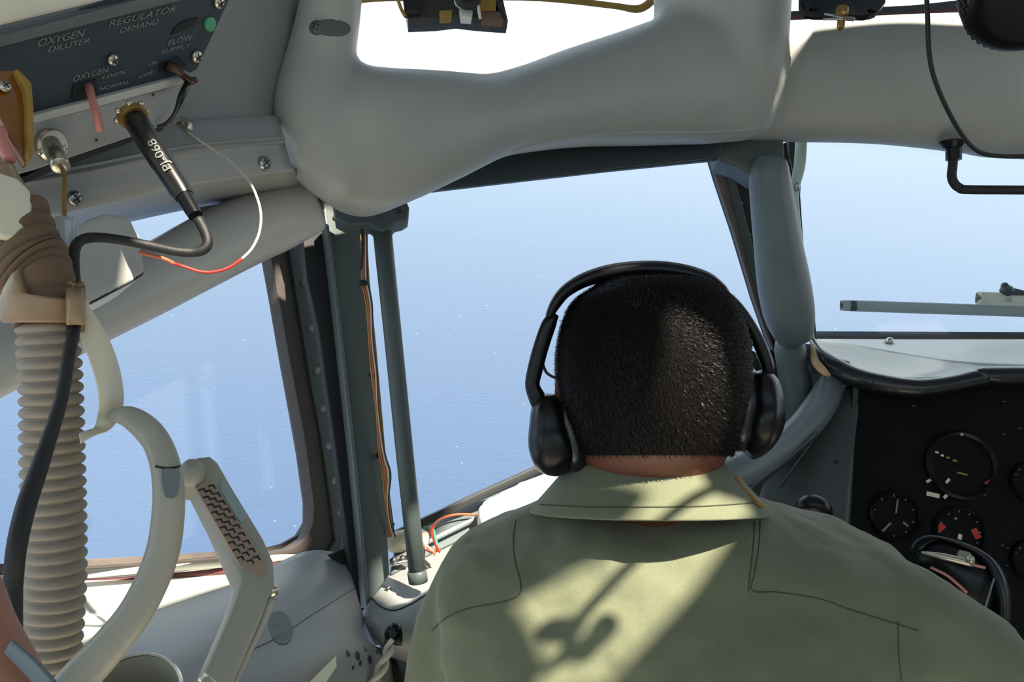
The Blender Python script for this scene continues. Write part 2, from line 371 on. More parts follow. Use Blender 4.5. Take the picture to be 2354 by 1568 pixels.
# far top of the padding under the upper window
hole([(820, 40, .98), (1500, -40, 1.26), (1350, 78, 1.2), (1200, 148, 1.09), (1130, 176, 1.03), (1000, 170, .98), (820, 158, .94)])
SUNHOLES.append([Vector((x, y, ZC)) for x, y in ((-1.0, -1.9), (2.0, -1.9), (2.0, -.35), (-1.0, -.35))])   # big opening added so sun bouncing off the rear brightens the cabin
def ceiling():
    n = Vector((0, 0, -1))
    outer = [Vector((-1.3, -2.0, ZC)), Vector((2.2, -2.0, ZC)), Vector((2.2, 1.75, ZC)), Vector((-1.3, 1.75, ZC))]
    return slab3(outer, n, 0.03, SUNHOLES)
struct(link('ceiling', ceiling(), M['paint']))
V = Vector
struct(link('wall_back', slab3([V((-1.3, -2.0, 0)), V((2.2, -2.0, 0)), V((2.2, -2.0, ZC)), V((-1.3, -2.0, ZC))], V((0, 1, 0)), .03), M['white']))
struct(link('wall_right', slab3([V((2.2, -2.0, 0)), V((2.2, 1.75, 0)), V((2.2, 1.75, ZC)), V((2.2, -2.0, ZC))], V((-1, 0, 0)), .03, [[V((2.2, .2, 1.15)), V((2.2, 1.6, 1.15)), V((2.2, 1.6, 1.75)), V((2.2, .2, 1.75))]]), M['paint']))
# ================================================================ STRUCTURE, left side
# upper side wall: roof curve, face behind the panel, ledge, lower lip
wl = patch([[(-260, -260, .62), (200, -160, .74), (460, -120, .86), (700, -100, .97)],
            [(-260, 60, .62), (200, 60, .74), (470, 40, .85), (676, 100, .95)],
            [(-260, 330, .62), (150, 300, .73), (440, 262, .82), (634, 258, .92)],
            [(-260, 380, .60), (150, 330, .71), (440, 280, .80), (640, 268, .90)],
            [(-260, 470, .58), (150, 400, .68), (440, 345, .78), (655, 325, .88)],
            [(-260, 476, .583), (150, 410, .683), (440, 352, .783), (656, 332, .883)],
            [(-260, 560, .585), (150, 480, .685), (440, 420, .785), (672, 388, .885)],
            [(-260, 575, .61), (150, 495, .71), (440, 432, .81), (680, 396, .905)],
            [(-260, 640, .80), (150, 545, .86), (440, 480, .93), (700, 440, 1.0)]], .006, 6, 5)
wall_left = struct(link('wall_left', wl, M['paint']))
tw = bvh(wl)
for (x, y, r) in ((607, 376, .0075), (172, 456, .0065)):
    p, n = onn(tw, x, y)
    if p: screw(p, n, r, wall_left, 'chrome')
# padded roller along the top of the side window, with its rounded housing in front
o = link('padded_roll', pt([(712, 470, 1.0, 66), (640, 500, .98, 76), (560, 533, .95, 80), (450, 590, .90, 80), (330, 655, .84, 78), (210, 715, .78, 78), (100, 770, .73, 80), (-20, 830, .68, 84), (-200, 920, .62, 88)], 6, 32, 2.2, round_ends=False), M['paint_lt'])
tag(o, 'thick pale grey padded roll slanting across the top of the side window', 'padding')
hb = blob([slab(sm([(186, 520), (215, 496), (262, 488), (300, 500), (322, 540), (334, 590), (334, 625), (316, 642), (262, 672), (205, 702), (176, 700), (168, 600)], 3, True), Plane((200, 600, .625), (330, 600, .66), (260, 490, .655)), .045)], .003, 10)
hs = link('rounded_housing', hb, M['paint_lt']); tag(hs, 'rounded pale grey plastic housing behind the black cable under the panel', 'housing')
th = bvh(hb)
link('edge_line', seam(th, [(333, 590), (330, 622), (312, 640), (262, 668), (205, 698)], .0008, 4), M['black'], hs)
# side window : frame plate, sill strips, glass
PW = Plane((0, 1300, .80), (720, 1250, 1.12), (622, 590, 1.16))
pw_in = [(-260, 1330), (0, 1314), (300, 1297), (600, 1273), (672, 1258), (706, 1236), (721, 1205), (722, 1160), (706, 1040), (690, 950), (667, 830), (642, 690), (618, 560), (600, 440), (300, 380), (-260, 480)]
pw_out = [(-300, 1338), (0, 1322), (300, 1304), (690, 1275), (752, 1270), (771, 1240), (762, 1160), (742, 1000), (722, 880), (690, 700), (664, 540), (640, 400), (300, 330), (-300, 440)]
w1 = struct(link('window_1', slab(pw_out, PW, .02, [pw_in], .002), M['framebrown']))
pw_in2 = [(-260, 1312), (0, 1296), (300, 1280), (600, 1262), (650, 1250), (686, 1230), (704, 1200), (704, 1155), (688, 1040), (672, 950), (650, 830), (626, 690), (602, 560), (590, 440), (300, 390), (-260, 490)]
link('sealant_lip', slab(pw_in, PW, .008, [pw_in2], .001, off=-.03), M['brown'], w1)
link('glass', slab(pw_out, PW, .006, off=-.035), M['glass'], w1)
# frame flange with bolts, dark green grey, and black gap and channel post
PB = Plane((800, 1300, 1.07), (880, 1300, 1.10), (740, 520, 1.16))
tr1 = struct(link('trim_1', slab([(640, 400), (690, 400), (742, 560), (765, 700), (800, 960), (824, 1150), (838, 1300), (800, 1310), (760, 1275), (790, 1262), (800, 1150), (775, 1010), (748, 860), (718, 690), (690, 560)], PB, .01), M['black']))
fl = slab([(664, 540), (700, 540), (722, 640), (748, 760), (768, 900), (788, 1040), (804, 1180), (812, 1290), (700, 1296), (752, 1276), (774, 1240), (764, 1150), (742, 1000), (716, 860), (690, 700)], PW, .006, bevel=.001, off=.006)
flange = struct(link('trim_2', fl, M['slate']))
for (x, y) in ((700, 650), (715, 755), (729, 852), (742, 940), (755, 1027), (768, 1105), (780, 1178), (790, 1250)):
    screw(PW.hit(x, y, .006), PW.n, .0042, flange, 'paint', 'bolt')
blk = struct(link('trim_3', slab([(684, 410), (750, 410), (775, 640), (800, 860), (822, 1050), (845, 1300), (862, 1430), (885, 1485), (868, 1484), (830, 1420), (808, 1330), (790, 1180), (772, 1040), (752, 900), (733, 760), (706, 640)], PB, .012, bevel=.002, off=.012), M['black']))
ch = struct(link('trim_4', slab([(738, 420), (822, 420), (834, 600), (852, 760), (870, 940), (885, 1100), (895, 1290), (897, 1320), (842, 1398), (834, 1290), (812, 1060), (790, 860), (765, 640)], PB, .035, bevel=.0025, off=.02), M['slate']))
link('channel_lip', slab([(745, 480), (752, 480), (773, 650), (798, 860), (820, 1060), (842, 1290), (850, 1392), (842, 1398), (834, 1290), (812, 1060), (790, 860), (765, 640)], PB, .03, bevel=.001, off=.026), M['paint_dk'], ch)
for (x, y) in ((792, 508), (770, 500)): screw(PB.hit(x, y, .022), PB.n, .003, ch, 'chrome', slot=False)
# edge strip of the middle window carrying the wiring
es = struct(link('trim_5', slab([(826, 490), (842, 490), (850, 640), (866, 800), (880, 960), (892, 1100), (905, 1228), (888, 1240), (872, 1040), (856, 860), (838, 700)], PB, .012, bevel=.001, off=.004), M['gold']))
# ================================================================ middle window
PM = Plane((860, 560, 1.24), (905, 1230, 1.17), (1640, 370, 1.62))
m_in = [(836, 470), (980, 432), (1300, 400), (1642, 366), (1690, 500), (1735, 640), (1782, 800), (1500, 940), (1242, 1068), (908, 1222), (890, 1080), (868, 840), (850, 640)]
m_out = [(800, 400), (980, 380), (1300, 340), (1700, 320), (1760, 500), (1800, 640), (1830, 860), (1500, 985), (1246, 1086), (900, 1248), (876, 1080), (856, 840), (838, 640)]
w2 = struct(link('window_2', slab(m_out, PM, .015, [m_in], .0015), M['dark']))
link('glass', slab(m_in, PM, .005, off=-.006), M['glass'], w2)
# dark sun visor edge hanging under the pad
sv = slab([(972, 434), (1010, 405), (1100, 365), (1250, 320), (1500, 296), (1680, 280), (1652, 366), (1400, 391), (1180, 416), (1000, 437)], Plane((980, 430, 1.12), (1640, 370, 1.34), (1500, 200, 1.32)), .012, bevel=.003)
tag(link('sun_visor', sv, M['shadeglass']), 'dark visor strip tucked under the padded beam above the middle window', 'visor')
# windscreen post: dark window edge with screws, strips
PP = Plane((1640, 360, 1.48), (1780, 800, 1.60), (1740, 380, 1.50))
tr6 = struct(link('trim_6', slab([(1626, 340), (1740, 340), (1752, 520), (1760, 640), (1772, 720), (1800, 800), (1790, 830), (1766, 780), (1735, 690), (1690, 540), (1650, 420)], PP, .02, bevel=.001), M['black']))
link('edge_strip', slab([(1626, 340), (1650, 340), (1680, 440), (1722, 600), (1762, 745), (1790, 830), (1766, 780), (1735, 690), (1690, 540), (1650, 420)], PP, .012, bevel=.001, off=.008), M['brown'], tr6)
link('edge_strip', slab([(1662, 360), (1676, 360), (1704, 460), (1738, 590), (1776, 735), (1800, 800), (1792, 806), (1762, 745), (1722, 600), (1680, 440)], PP, .006, bevel=.001, off=.012), M['slate'], tr6)
for (x, y) in ((1688, 389), (1704, 468), (1722, 540), (1735, 612), (1734, 530)): screw(PP.hit(x, y, .002), PP.n, .0028, tr6, 'chrome', slot=False)
# small curved trim beside the windscreen
tr7 = struct(link('trim_7', pt([(1842, 318, 1.50, 13, .008), (1838, 380, 1.51, 13, .008), (1826, 440, 1.52, 11, .008), (1826, 500, 1.53, 13, .008), (1838, 600, 1.55, 13, .008), (1850, 690, 1.57, 11, .008), (1864, 780, 1.59, 9, .008)], 6, 14), M['ptrim']))
link('screw_tab', ball(P(1832, 430, 1.505), .005, 10, (1, .5, 1.6)), M['chrome'], tr7)
struct(link('trim_8', pt([(1800, 330, 1.54, 8, .006), (1822, 440, 1.55, 8, .006), (1842, 600, 1.57, 7, .006), (1862, 700, 1.59, 7, .006), (1872, 790, 1.60, 6, .006)], 5, 10), M['black']))
# ================================================================ windscreen
PS = Plane((1860, 330, 1.56), (2400, 350, 1.62), (1880, 778, 1.86))
s_in = [(1846, 290), (3240, 310), (3240, 778), (1868, 774), (1850, 600), (1840, 450)]
s_out = [(1810, 240), (3300, 240), (3300, 792), (1862, 790), (1835, 600), (1818, 420)]
w3 = struct(link('window_3', slab(s_out, PS, .02, [s_in], .001), M['dark']))
link('glass', slab(s_in, PS, .006, off=-.006), M['glass'], w3)
# eyebrow window edge strips over the padding (top of picture)
struct(link('trim_9', slab([(1812, 36), (2100, 26), (2400, 0), (3300, -20), (3300, 8), (2400, 24), (2100, 40), (1812, 51)], Plane((1812, 40, 1.36), (2400, 10, 1.44), (1812, 60, 1.35)), .02), M['maroon']))
struct(link('trim_10', slab([(1812, 26), (2100, 12), (2400, -22), (3300, -42), (3300, -14), (2400, 4), (2100, 28), (1812, 39)], Plane((1812, 40, 1.37), (2400, 10, 1.45), (1812, 60, 1.36)), .03), M['dark']))
struct(link('trim_11', pt([(820, 12, 1.18, 8, .01), (860, -4, 1.2, 8, .01), (1200, -8, 1.3, 9, .01), (1400, 12, 1.34, 7, .01), (1470, 20, 1.35, 9, .012), (1510, -10, 1.35, 10, .012)], 6, 10), M['gold']))
# ================================================================ padding (one stitched cover over frame and pillar)
pd = [pt([(790, -160, .95, 70, .05), (770, -60, .95, 68, .05), (756, 40, .95, 72, .05), (735, 150, .95, 80, .05), (722, 250, .94, 92, .05), (742, 340, .94, 96, .05), (790, 430, .95, 62, .045), (812, 470, .955, 26, .03)], 6, 28, 2.3),
      pt([(705, 300, .95, 60, .05), (800, 325, .96, 168, .06), (880, 318, .98, 158, .065), (1000, 294, 1.03, 128, .07), (1120, 270, 1.09, 96, .07), (1220, 250, 1.13, 98, .07), (1330, 225, 1.18, 112, .08), (1450, 205, 1.22, 130, .08), (1600, 180, 1.27, 150, .08), (1700, 185, 1.29, 138, .07), (1745, 190, 1.31, 126, .06)], 6, 36, 2.4),
      pt([(1660, -200, 1.22, 165, .07), (1660, -60, 1.24, 158, .07), (1660, 40, 1.26, 153, .07), (1670, 140, 1.27, 138, .07), (1690, 220, 1.29, 120, .06)], 6, 28, 2.4)]
padm = blob(pd, .0075, 14, .6)
pad = tag(link('padded_beam', padm, M['vinyl']), 'large moulded grey vinyl padding running over the middle window and up its pillar', 'padding')
tp = bvh(padm)
link('piping', seam(tp, [(1180, 346), (1300, 318), (1450, 305), (1600, 304), (1700, 300), (1790, 292)], .0022, 5, -.0005), M['vinyl'], pad)
p, n = onn(tp, 765, 64)
if p: link('worn_patch', ball(p, .02, 20, (1.0, .45, .03), n.to_track_quat('Z', 'Y')), M['slate'], pad)
p, n = onn(tp, 728, 64); screw(p, n, .008, pad, 'slate')
pr = blob([pt([(1715, 190, 1.36, 132, .07), (1790, 190, 1.365, 134, .07), (1860, 188, 1.37, 136, .075), (2000, 186, 1.38, 141, .08), (2120, 188, 1.40, 148, .08), (2260, 194, 1.42, 158, .08), (2400, 200, 1.44, 164, .08), (3300, 212, 1.48, 170, .08)], 6, 36, 2.5)], .008, 6)
padr = tag(link('padded_beam', pr, M['vinyl']), 'grey padded beam across the top of the windscreen at right', 'padding')
# windscreen post padding: bracket, long tube, stub below
bk = blob([slab([(1640, 296), (1800, 290), (1806, 372), (1796, 382), (1762, 408), (1735, 408), (1700, 384), (1650, 368)], Plane((1640, 340, 1.37), (1800, 340, 1.36), (1720, 410, 1.36)), .07)], .004, 3)
tag(link('post_bracket', bk, M['slate']), 'dark grey angular bracket joining the padded post to the beam', 'bracket')
pp = blob([pt([(1770, 372, 1.37, 40, .035), (1768, 400, 1.37, 46, .045), (1776, 470, 1.385, 50, .05), (1788, 560, 1.40, 54, .05), (1800, 640, 1.415, 59, .052), (1812, 710, 1.43, 58, .052), (1822, 755, 1.44, 49, .045), (1826, 786, 1.445, 36, .03)], 6, 30, 2.2)], .004, 5)
tag(link('post_padding', pp, M['paint_dk']), 'long rounded blue grey post cover between the middle window and windscreen', 'post')
st = blob([pt([(1814, 778, 1.50, 28, .02), (1816, 800, 1.50, 35, .035), (1826, 860, 1.50, 36, .035), (1838, 930, 1.50, 34, .035), (1848, 1010, 1.50, 30, .03)], 5, 24, 2.4)], .003, 3)
tag(link('short_post', st, M['slate']), 'short dark grey padded post base below the long post cover', 'post')
# ================================================================ lower left: ledge, side console
lo = patch([[(-300, 1330, .84), (0, 1328, .86), (200, 1322, .93), (420, 1308, 1.02), (700, 1288, 1.12)],
            [(-300, 1400, .76), (0, 1380, .80), (200, 1365, .87), (400, 1345, .95), (640, 1322, 1.05)],
            [(-300, 1520, .68), (0, 1510, .71), (180, 1492, .75), (360, 1405, .86), (560, 1335, .98)]], .006, 5, 5)
struct(link('wall_left', lo, M['white']))
for k, (m, dy, t) in enumerate((('maroon', 20, 8), ('white', 0, 10))):
    struct(link('trim_%d' % (12 + k), pt([(-200, 1345 + dy, .79, t, .006), (190, 1321 + dy, .91, t, .006), (420, 1303 + dy, .99, t, .006), (600, 1287 + dy * .8, 1.055, t, .006), (690, 1279 + dy * .4, 1.085, t * .5, .004)], 5, 12, 3), M[m]))
wr = link('wire', ptw([(190, 1360, .88), (250, 1359, .90), (330, 1352, .93), (420, 1342, .97), (480, 1333, .99)], .0012), M['wire']); tag(wr, 'thin pale wire lying loose along the bottom of the side window', 'wire')
con = patch([[(120, 1540, .74), (180, 1498, .75), (360, 1406, .855), (560, 1334, .975), (700, 1268, 1.07), (796, 1274, 1.09)],
             [(120, 1620, .70), (220, 1540, .72), (400, 1450, .80), (600, 1380, .90), (740, 1350, .98), (816, 1350, 1.04)],
             [(120, 1720, .66), (260, 1640, .68), (440, 1540, .74), (640, 1470, .84), (780, 1440, .93), (856, 1474, 1.0)],
             [(120, 1880, .62), (300, 1800, .64), (500, 1700, .70), (680, 1600, .80), (820, 1560, .90), (900, 1530, .98)],
             [(120, 2200, .62), (300, 2150, .64), (500, 2100, .70), (680, 2000, .80), (820, 1900, .90), (920, 1850, .98)]], .006, 6, 6)
cons = struct(link('wall_console', con, M['paint']))
tcn = bvh(con)
link('panel_seam', seam(tcn, [(560, 1502), (640, 1465), (700, 1425), (752, 1392), (815, 1352)], .0005, 5), M['slate'], cons)
p, n = onn(tcn, 645, 1442)
link('scuff_mark', ball(p, .022, 20, (1.3, .6, .012), n.to_track_quat('Z', 'Y')), mat('scuffed_paint', (116, 122, 118), .7, var=.3, vscale=90), cons)
for (x, y, s) in ((800, 1502, 9), (822, 1508, 12), (840, 1492, 8), (850, 1515, 12), (828, 1525, 8), (812, 1535, 6), (866, 1500, 7)):
    p, n = onn(tcn, x, y)
    if p: link('paint_chip', ball(p, s * .0005, 8, (1, .8, .12), n.to_track_quat('Z', 'Y')), M['dark'], cons)
# cream tag stuck at the bottom
p1 = Plane((700, 1580, .80), (775, 1510, .86), (770, 1580, .82))
tag(link('paper_tag', slab([(772, 1508), (774, 1532), (735, 1590), (690, 1590), (728, 1552)], p1, .0008, off=.004), M['paper']), 'pointed cream paper tag at the bottom edge beside the side console', 'tag')
# middle ledge with bolted plate and twisted wires
lg = patch([[(836, 1400, 1.06), (898, 1318, 1.12), (1100, 1215, 1.24), (1330, 1110, 1.36)],
            [(834, 1408, 1.03), (880, 1385, 1.03), (1080, 1310, 1.10), (1330, 1200, 1.26)],
            [(842, 1440, 1.00), (900, 1440, .98), (1080, 1410, 1.02), (1330, 1300, 1.16)],
            [(872, 1485, 1.0), (930, 1500, .98), (1080, 1480, 1.02), (1330, 1400, 1.15)],
            [(900, 1515, 1.04), (960, 1530, 1.03), (1080, 1520, 1.08), (1330, 1450, 1.2)]], .006, 6, 6)
led = struct(link('wall_ledge', lg, M['paint']))
tl = bvh(lg)
link('panel_seam', seam(tl, [(850, 1368), (868, 1390), (892, 1402), (915, 1402), (950, 1386), (985, 1364)], .0009, 5), M['black'], led)
p, n = onn(tl, 893, 1356)
if p: screw(p, n, .004, led, 'chrome', 'bolt')
# sloping sill behind the ledge, under the middle window
sill = patch([[(902, 1240, 1.18), (1080, 1155, 1.28), (1246, 1078, 1.40), (1500, 960, 1.55), (1800, 840, 1.70)],
              [(905, 1280, 1.13), (1090, 1195, 1.24), (1260, 1120, 1.36), (1500, 1010, 1.50), (1800, 900, 1.62)],
              [(900, 1322, 1.11), (1100, 1220, 1.22), (1330, 1130, 1.33), (1560, 1040, 1.45), (1820, 960, 1.56)]], .006, 5, 4)
struct(link('wall_sill', sill, M['paint_dk']))
struct(link('trim_14', tube([P(905, 1232, 1.165), P(1080, 1146, 1.265), P(1244, 1072, 1.385)], .005, 8), M['dark']))
struct(link('trim_15', tube([P(905, 1288, 1.115), P(1010, 1232, 1.17), P(1100, 1188, 1.225)], .0025, 8), M['paint_lt']))
# console below the man on the left, seen as dark brown jumble
br = patch([[(760, 1560, .97), (868, 1492, 1.05), (940, 1470, 1.10), (1060, 1450, 1.16)], [(760, 1700, .88), (860, 1640, .93), (940, 1620, .98), (1060, 1600, 1.04)], [(760, 2000, .88), (860, 1950, .93), (940, 1900, .98), (1060, 1850, 1.04)]], .006, 5, 4)
struct(link('wall_lower', br, mat('dark_brown_trim', (60, 50, 42), 0.7, bump=.5, bscale=80, var=.4, vscale=40)))
tag(link('brown_tube', pt([(700, 1600, .88, 14), (800, 1545, .93, 13), (870, 1500, .97, 12)], 4, 12), mat('brown_edge', (80, 58, 42), .6, var=.3, vscale=60)), 'worn brown tube along the edge of the side console', 'tube')
M['cabin_floor'] = mat('pale_floor', (190, 186, 176), .8, var=.05)
# floor, far below the picture
fm = bpy.data.meshes.new('floor'); fm.from_pydata([(-1.3, -2.0, 0), (2.2, -2.0, 0), (2.2, 1.8, 0), (-1.3, 1.8, 0)], [], [(0, 1, 2, 3)])
struct(link('floor', fm, M['cabin_floor']))

# inner nose skin behind the post foot and curved cover
struct(link('wall_nose', patch([[(1480, 1000, 1.62), (1760, 830, 1.68), (1900, 792, 1.70)], [(1480, 1200, 1.56), (1760, 1000, 1.62), (1960, 900, 1.62)], [(1480, 1500, 1.5), (1760, 1400, 1.55), (1960, 1300, 1.55)]], .01, 4, 4), M['slate']))
# ================================================================ OXYGEN PANEL top left
PO = Plane((80, 265, .615), (450, 165, .735), (0, 105, .575))
ox = thing('oxygen_regulator', 'dark blue oxygen regulator panel with levers and worn lettering, top left corner', 'control panel', PO.hit(250, 150, -.02))
face = [(-120, 320), (80, 265), (430, 172), (452, 160), (470, 110), (535, -20), (560, -90), (430, -70), (-120, 80)]
link('face_plate', slab([(-160, 330), (80, 263), (430, 172), (453, 160), (535, -16), (575, -110), (420, -60), (-160, 152)], PO, .006, bevel=.001), M['panel'], ox)
link('upper_rim', slab([(-160, 150), (430, -2), (430, -30), (-160, 122)], PO, .012, bevel=.001, off=.006), M['paint_dk'], ox)
link('lower_rim', slab([(60, 270), (425, 174), (432, 190), (82, 284)], PO, .012, bevel=.001, off=.005), M['paint_lt'], ox)
uc = link('lit_wall_curve', slab([(-200, -220), (420, -220), (340, -14), (0, 70), (-200, 118)], PO, .03, bevel=.01, off=.03), M['white'], ox); uc['label'] = 'side wall curve above the panel, its light painted in white'  # stands for the lit side wall curve, brightness put into white paint
# box under the face
BX = Plane((80, 285, .612), (430, 190, .73), (100, 400, .625))
box_m = slab([(-200, 350), (78, 280), (432, 187), (436, 200), (392, 288), (372, 292), (80, 392), (-200, 470)], BX, .05, bevel=.002)
link('box_side', box_m, M['paint'], ox)
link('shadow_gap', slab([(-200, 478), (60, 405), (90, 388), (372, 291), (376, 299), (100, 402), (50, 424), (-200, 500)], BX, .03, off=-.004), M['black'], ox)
for (x, y) in ((352, 218), (222, 322)): screw(BX.hit(x, y, .0005), BX.n, .0012, ox, 'dark', slot=False)
LT = M['letter']
for s, a, b, u in (('OXYGEN', (84, 108), (190, 84), (90, 90)), ('DILUTER', (110, 121), (205, 98), (114, 108)), ('REGULATOR', (250, 62), (402, 26), (256, 46)), ('DEMAND', (275, 76), (362, 54), (279, 64)),
                   ('FLOW', (386, 105), (440, 90), (390, 92)), ('SUPPLY', (370, 124), (436, 108), (373, 114)), ('OXYGEN', (167, 188), (246, 166), (170, 175)), ('100%', (235, 182), (288, 168), (238, 174)), ('NORMAL', (228, 209), (296, 192), (231, 200)), ('ON', (340, 152), (360, 147), (343, 143)), ('OFF', (318, 180), (350, 170), (321, 172))):
    link('lettering', textm(s, a, b, u, PO), LT, ox)
link('viewing_slot', slab([(394, 80), (402, 64), (425, 48), (456, 40), (448, 58), (425, 70)], PO, .003, off=.001), M['black'], ox)
for (x, y, r, s) in ((259, 138, .0048, 1), (503, 6, .0055, 1), (452, 130, .0055, 1), (12, 200, .0048, 1)):
    screw(PO.hit(x, y, .0015), PO.n, r, ox, 'steel')
link('green_lamp', lathe(PO.hit(481, 55, 0), PO.n, [(0, 0), (.006, 0), (.006, .002), (.0045, .003), (0, .003)], 20), M['green'], ox)
# lever recesses and levers
link('lever_slot', slab([(170, 196), (222, 182), (226, 214), (196, 228), (166, 226)], PO, .004, off=.0015), M['black'], ox)
lv = link('lever', tube([PO.hit(204, 196, .004), PO.hit(212, 228, .012), PO.hit(222, 262, .020), PO.hit(231, 303, .026)], .0032, 4), M['pink'], ox); lv['label'] = 'faded pink lever'
link('lever_slot', slab([(368, 150), (410, 130), (430, 150), (400, 166), (368, 166)], PO, .004, off=.0015), M['black'], ox)
lv2 = link('lever', join([tube([PO.hit(385, 150, .004), PO.hit(410, 162, .010), PO.hit(438, 184, .014)], [.005, .004, .0045], 6), ball(PO.hit(440, 184, .014), .0055, 10, (1, .7, .7))]), mat('brown_lever', (60, 34, 24), .35), ox); lv2['label'] = 'dark brown lever'
link('lever_link', tube([PO.hit(432, 190, .012), BX.hit(418, 220, .02), BX.hit(404, 256, .016), BX.hit(385, 282, .008), BX.hit(362, 292, .004)], [.003, .003, .0018, .0018, .0018], 8, 5), M['plug'], ox)
# amber clamp
am = thing('amber_guard', 'translucent amber brown guard with a bright screw over the left end of the oxygen panel', 'guard', P(30, 250, .56))
PA = Plane((0, 200, .565), (75, 200, .585), (60, 370, .56))
link('guard_plate', slab([(-60, 166), (42, 158), (72, 190), (78, 240), (79, 340), (70, 372), (58, 378), (30, 330), (0, 270), (-60, 250)], PA, .006, bevel=.0015, off=.01), M['amber'], am)
link('side_flange', slab([(38, 158), (44, 158), (74, 190), (79, 250), (79, 345), (72, 372), (66, 350), (66, 250), (60, 200)], PA, .012, bevel=.0015, off=.016), M['gold'], am)
screw(PA.hit(10, 199, .012), PA.n, .0045, am, 'steel')
pk = link('pull_tab', tube([P(-4, 300, .54), P(8, 340, .535), P(24, 368, .53)], [.005, .0045, .0035], 10, 4), M['pink'], am); pk['label'] = 'pale pink tab'
# metal socket under the panel
sk = thing('metal_socket', 'brushed nickel socket with a screwed flange under the left of the panel', 'socket', P(123, 330, .6))
n = (BX.n + Vector((0, 0, -.5))).normalized()
fc = BX.hit(122, 335, .004)
link('flange', lathe(fc, BX.n, [(0, -.004), (.0125, -.004), (.0125, 0), (.011, .0018), (0, .0018)], 28), M['steel'], sk)
link('barrel', cyl(P(118, 330, .606), P(139, 382, .578), .0062, 24, bev=.001), M['steel'], sk)
for (x, y) in ((150, 340), (92, 350)): screw(BX.hit(x, y, .006), BX.n, .0022, sk, 'steel', slot=False)
lamp = thing('cable_fitting', 'clear and metal cylinder hanging on a brass stem behind the hose', 'fitting', P(150, 520, .55))
link('stem', ptw([(139, 382, .578), (146, 396, .574), (149, 420, .57), (147, 460, .565), (148, 505, .56)], .0016), M['brass'], lamp)
link('barrel', lathe(P(148, 572, .555), (P(148, 500, .56) - P(148, 572, .555)), [(0, 0), (.0085, 0), (.0085, .0165), (.0075, .020), (.003, .021), (0, .021)], 28), M['clear'], lamp)
link('core', cyl(P(150, 578, .555), P(156, 675, .548), .0048, 16), M['cream'], lamp)
# ================================================================ plug and black cable
pg = thing('headset_plug', 'black jack plug marked PJ-068 pushed into the socket under the oxygen panel', 'plug', P(305, 265, .62))
a, b = P(304, 266, .62), P(424, 452, .60)
link('plug_body', lathe(a, b - a, [(0, 0), (.0078, 0), (.0078, .004), (.0086, .006), (.0086, .046), (.0082, .050), (.0078, (b - a).length - .006), (.0066, (b - a).length), (0, (b - a).length)], 28), M['plug'], pg)
link('strain_relief', lathe(b, P(455, 505, .592) - b, [(0, 0), (.0060, 0), (.0056, .010), (.0050, .019), (0, .019)], 18), M['blackgl'], pg)
col = link('collar_ring', lathe(a, a - b, [(0, -.003), (.0105, -.003), (.011, 0), (.0105, .0025), (.008, .003), (0, .003)], 28), M['brass'], pg)
for k in range(7):
    g = k / 7 * 2 * math.pi; ax = (a - b).normalized(); u = ax.orthogonal().normalized(); v = ax.cross(u)
    link('lug', ball(a + (u * math.cos(g) + v * math.sin(g)) * .0108 + ax * .002, .0022, 8), M['steel'], pg)
mid = a.lerp(b, .5); vv = (CAM - mid).normalized(); PL = Plane((345, 324, .592), (388, 388, .586), (330, 330, .592))
PL.n = (vv - (b - a).normalized() * vv.dot((b - a).normalized())).normalized(); PL.o = mid + PL.n * .0088
def plugtext():
    cu = bpy.data.curves.new('t', 'FONT'); cu.body = 'PJ-068'; cu.size = 1
    ob = bpy.data.objects.new('tmp', cu); COL.objects.link(ob); dg = bpy.context.evaluated_depsgraph_get(); dg.update()
    me = bpy.data.meshes.new_from_object(ob.evaluated_get(dg)); bpy.data.objects.remove(ob); me.materials.clear()
    xs = [v.co.x for v in me.vertices]; ys = [v.co.y for v in me.vertices]
    # reads from the lower right end up to the upper left
    s0, s1 = PL.hit(386, 390), PL.hit(346, 322); upv = PL.n.cross((s1 - s0).normalized())
    L = (s1 - s0); y1 = max(ys)
    bm = bmesh.new(); bm.from_mesh(me); bmesh.ops.subdivide_edges(bm, edges=bm.edges, cuts=2); bm.to_mesh(me); bm.free()
    for v in me.vertices:
        x = (v.co.x - min(xs)) / (max(xs) - min(xs)); y = v.co.y / y1 - .5; ww = y * .0058
        bend = math.sqrt(max(.0090 ** 2 - ww * ww, 0)) - .0088
        v.co = s0 + L * x + upv * ww + PL.n * bend
    return realize(me, [('SOLIDIFY', dict(thickness=.00006, offset=0.0))])
link('lettering', plugtext(), M['letter'], pg)
cb = [(455, 503, .592, 12), (472, 535, .59, 12), (477, 560, .588, 12), (465, 575, .586, 12), (440, 580, .584, 11), (400, 577, .58, 11), (330, 562, .575, 11), (260, 549, .565, 11), (205, 547, .555, 12), (178, 560, .545, 12), (169, 590, .535, 13), (171, 640, .52, 13), (178, 690, .505, 13), (172, 750, .49, 13), (158, 820, .48, 14), (140, 920, .47, 15), (112, 1010, .46, 17), (85, 1090, .45, 20), (58, 1170, .44, 22), (38, 1260, .43, 22), (30, 1350, .43, 21), (28, 1450, .425, 22), (22, 1600, .42, 24)]
cab = link('black_cable', pt(cb, 6, 14), M['black']); tag(cab, 'black cable hanging from the plug, looping through the hose clamp', 'cable')
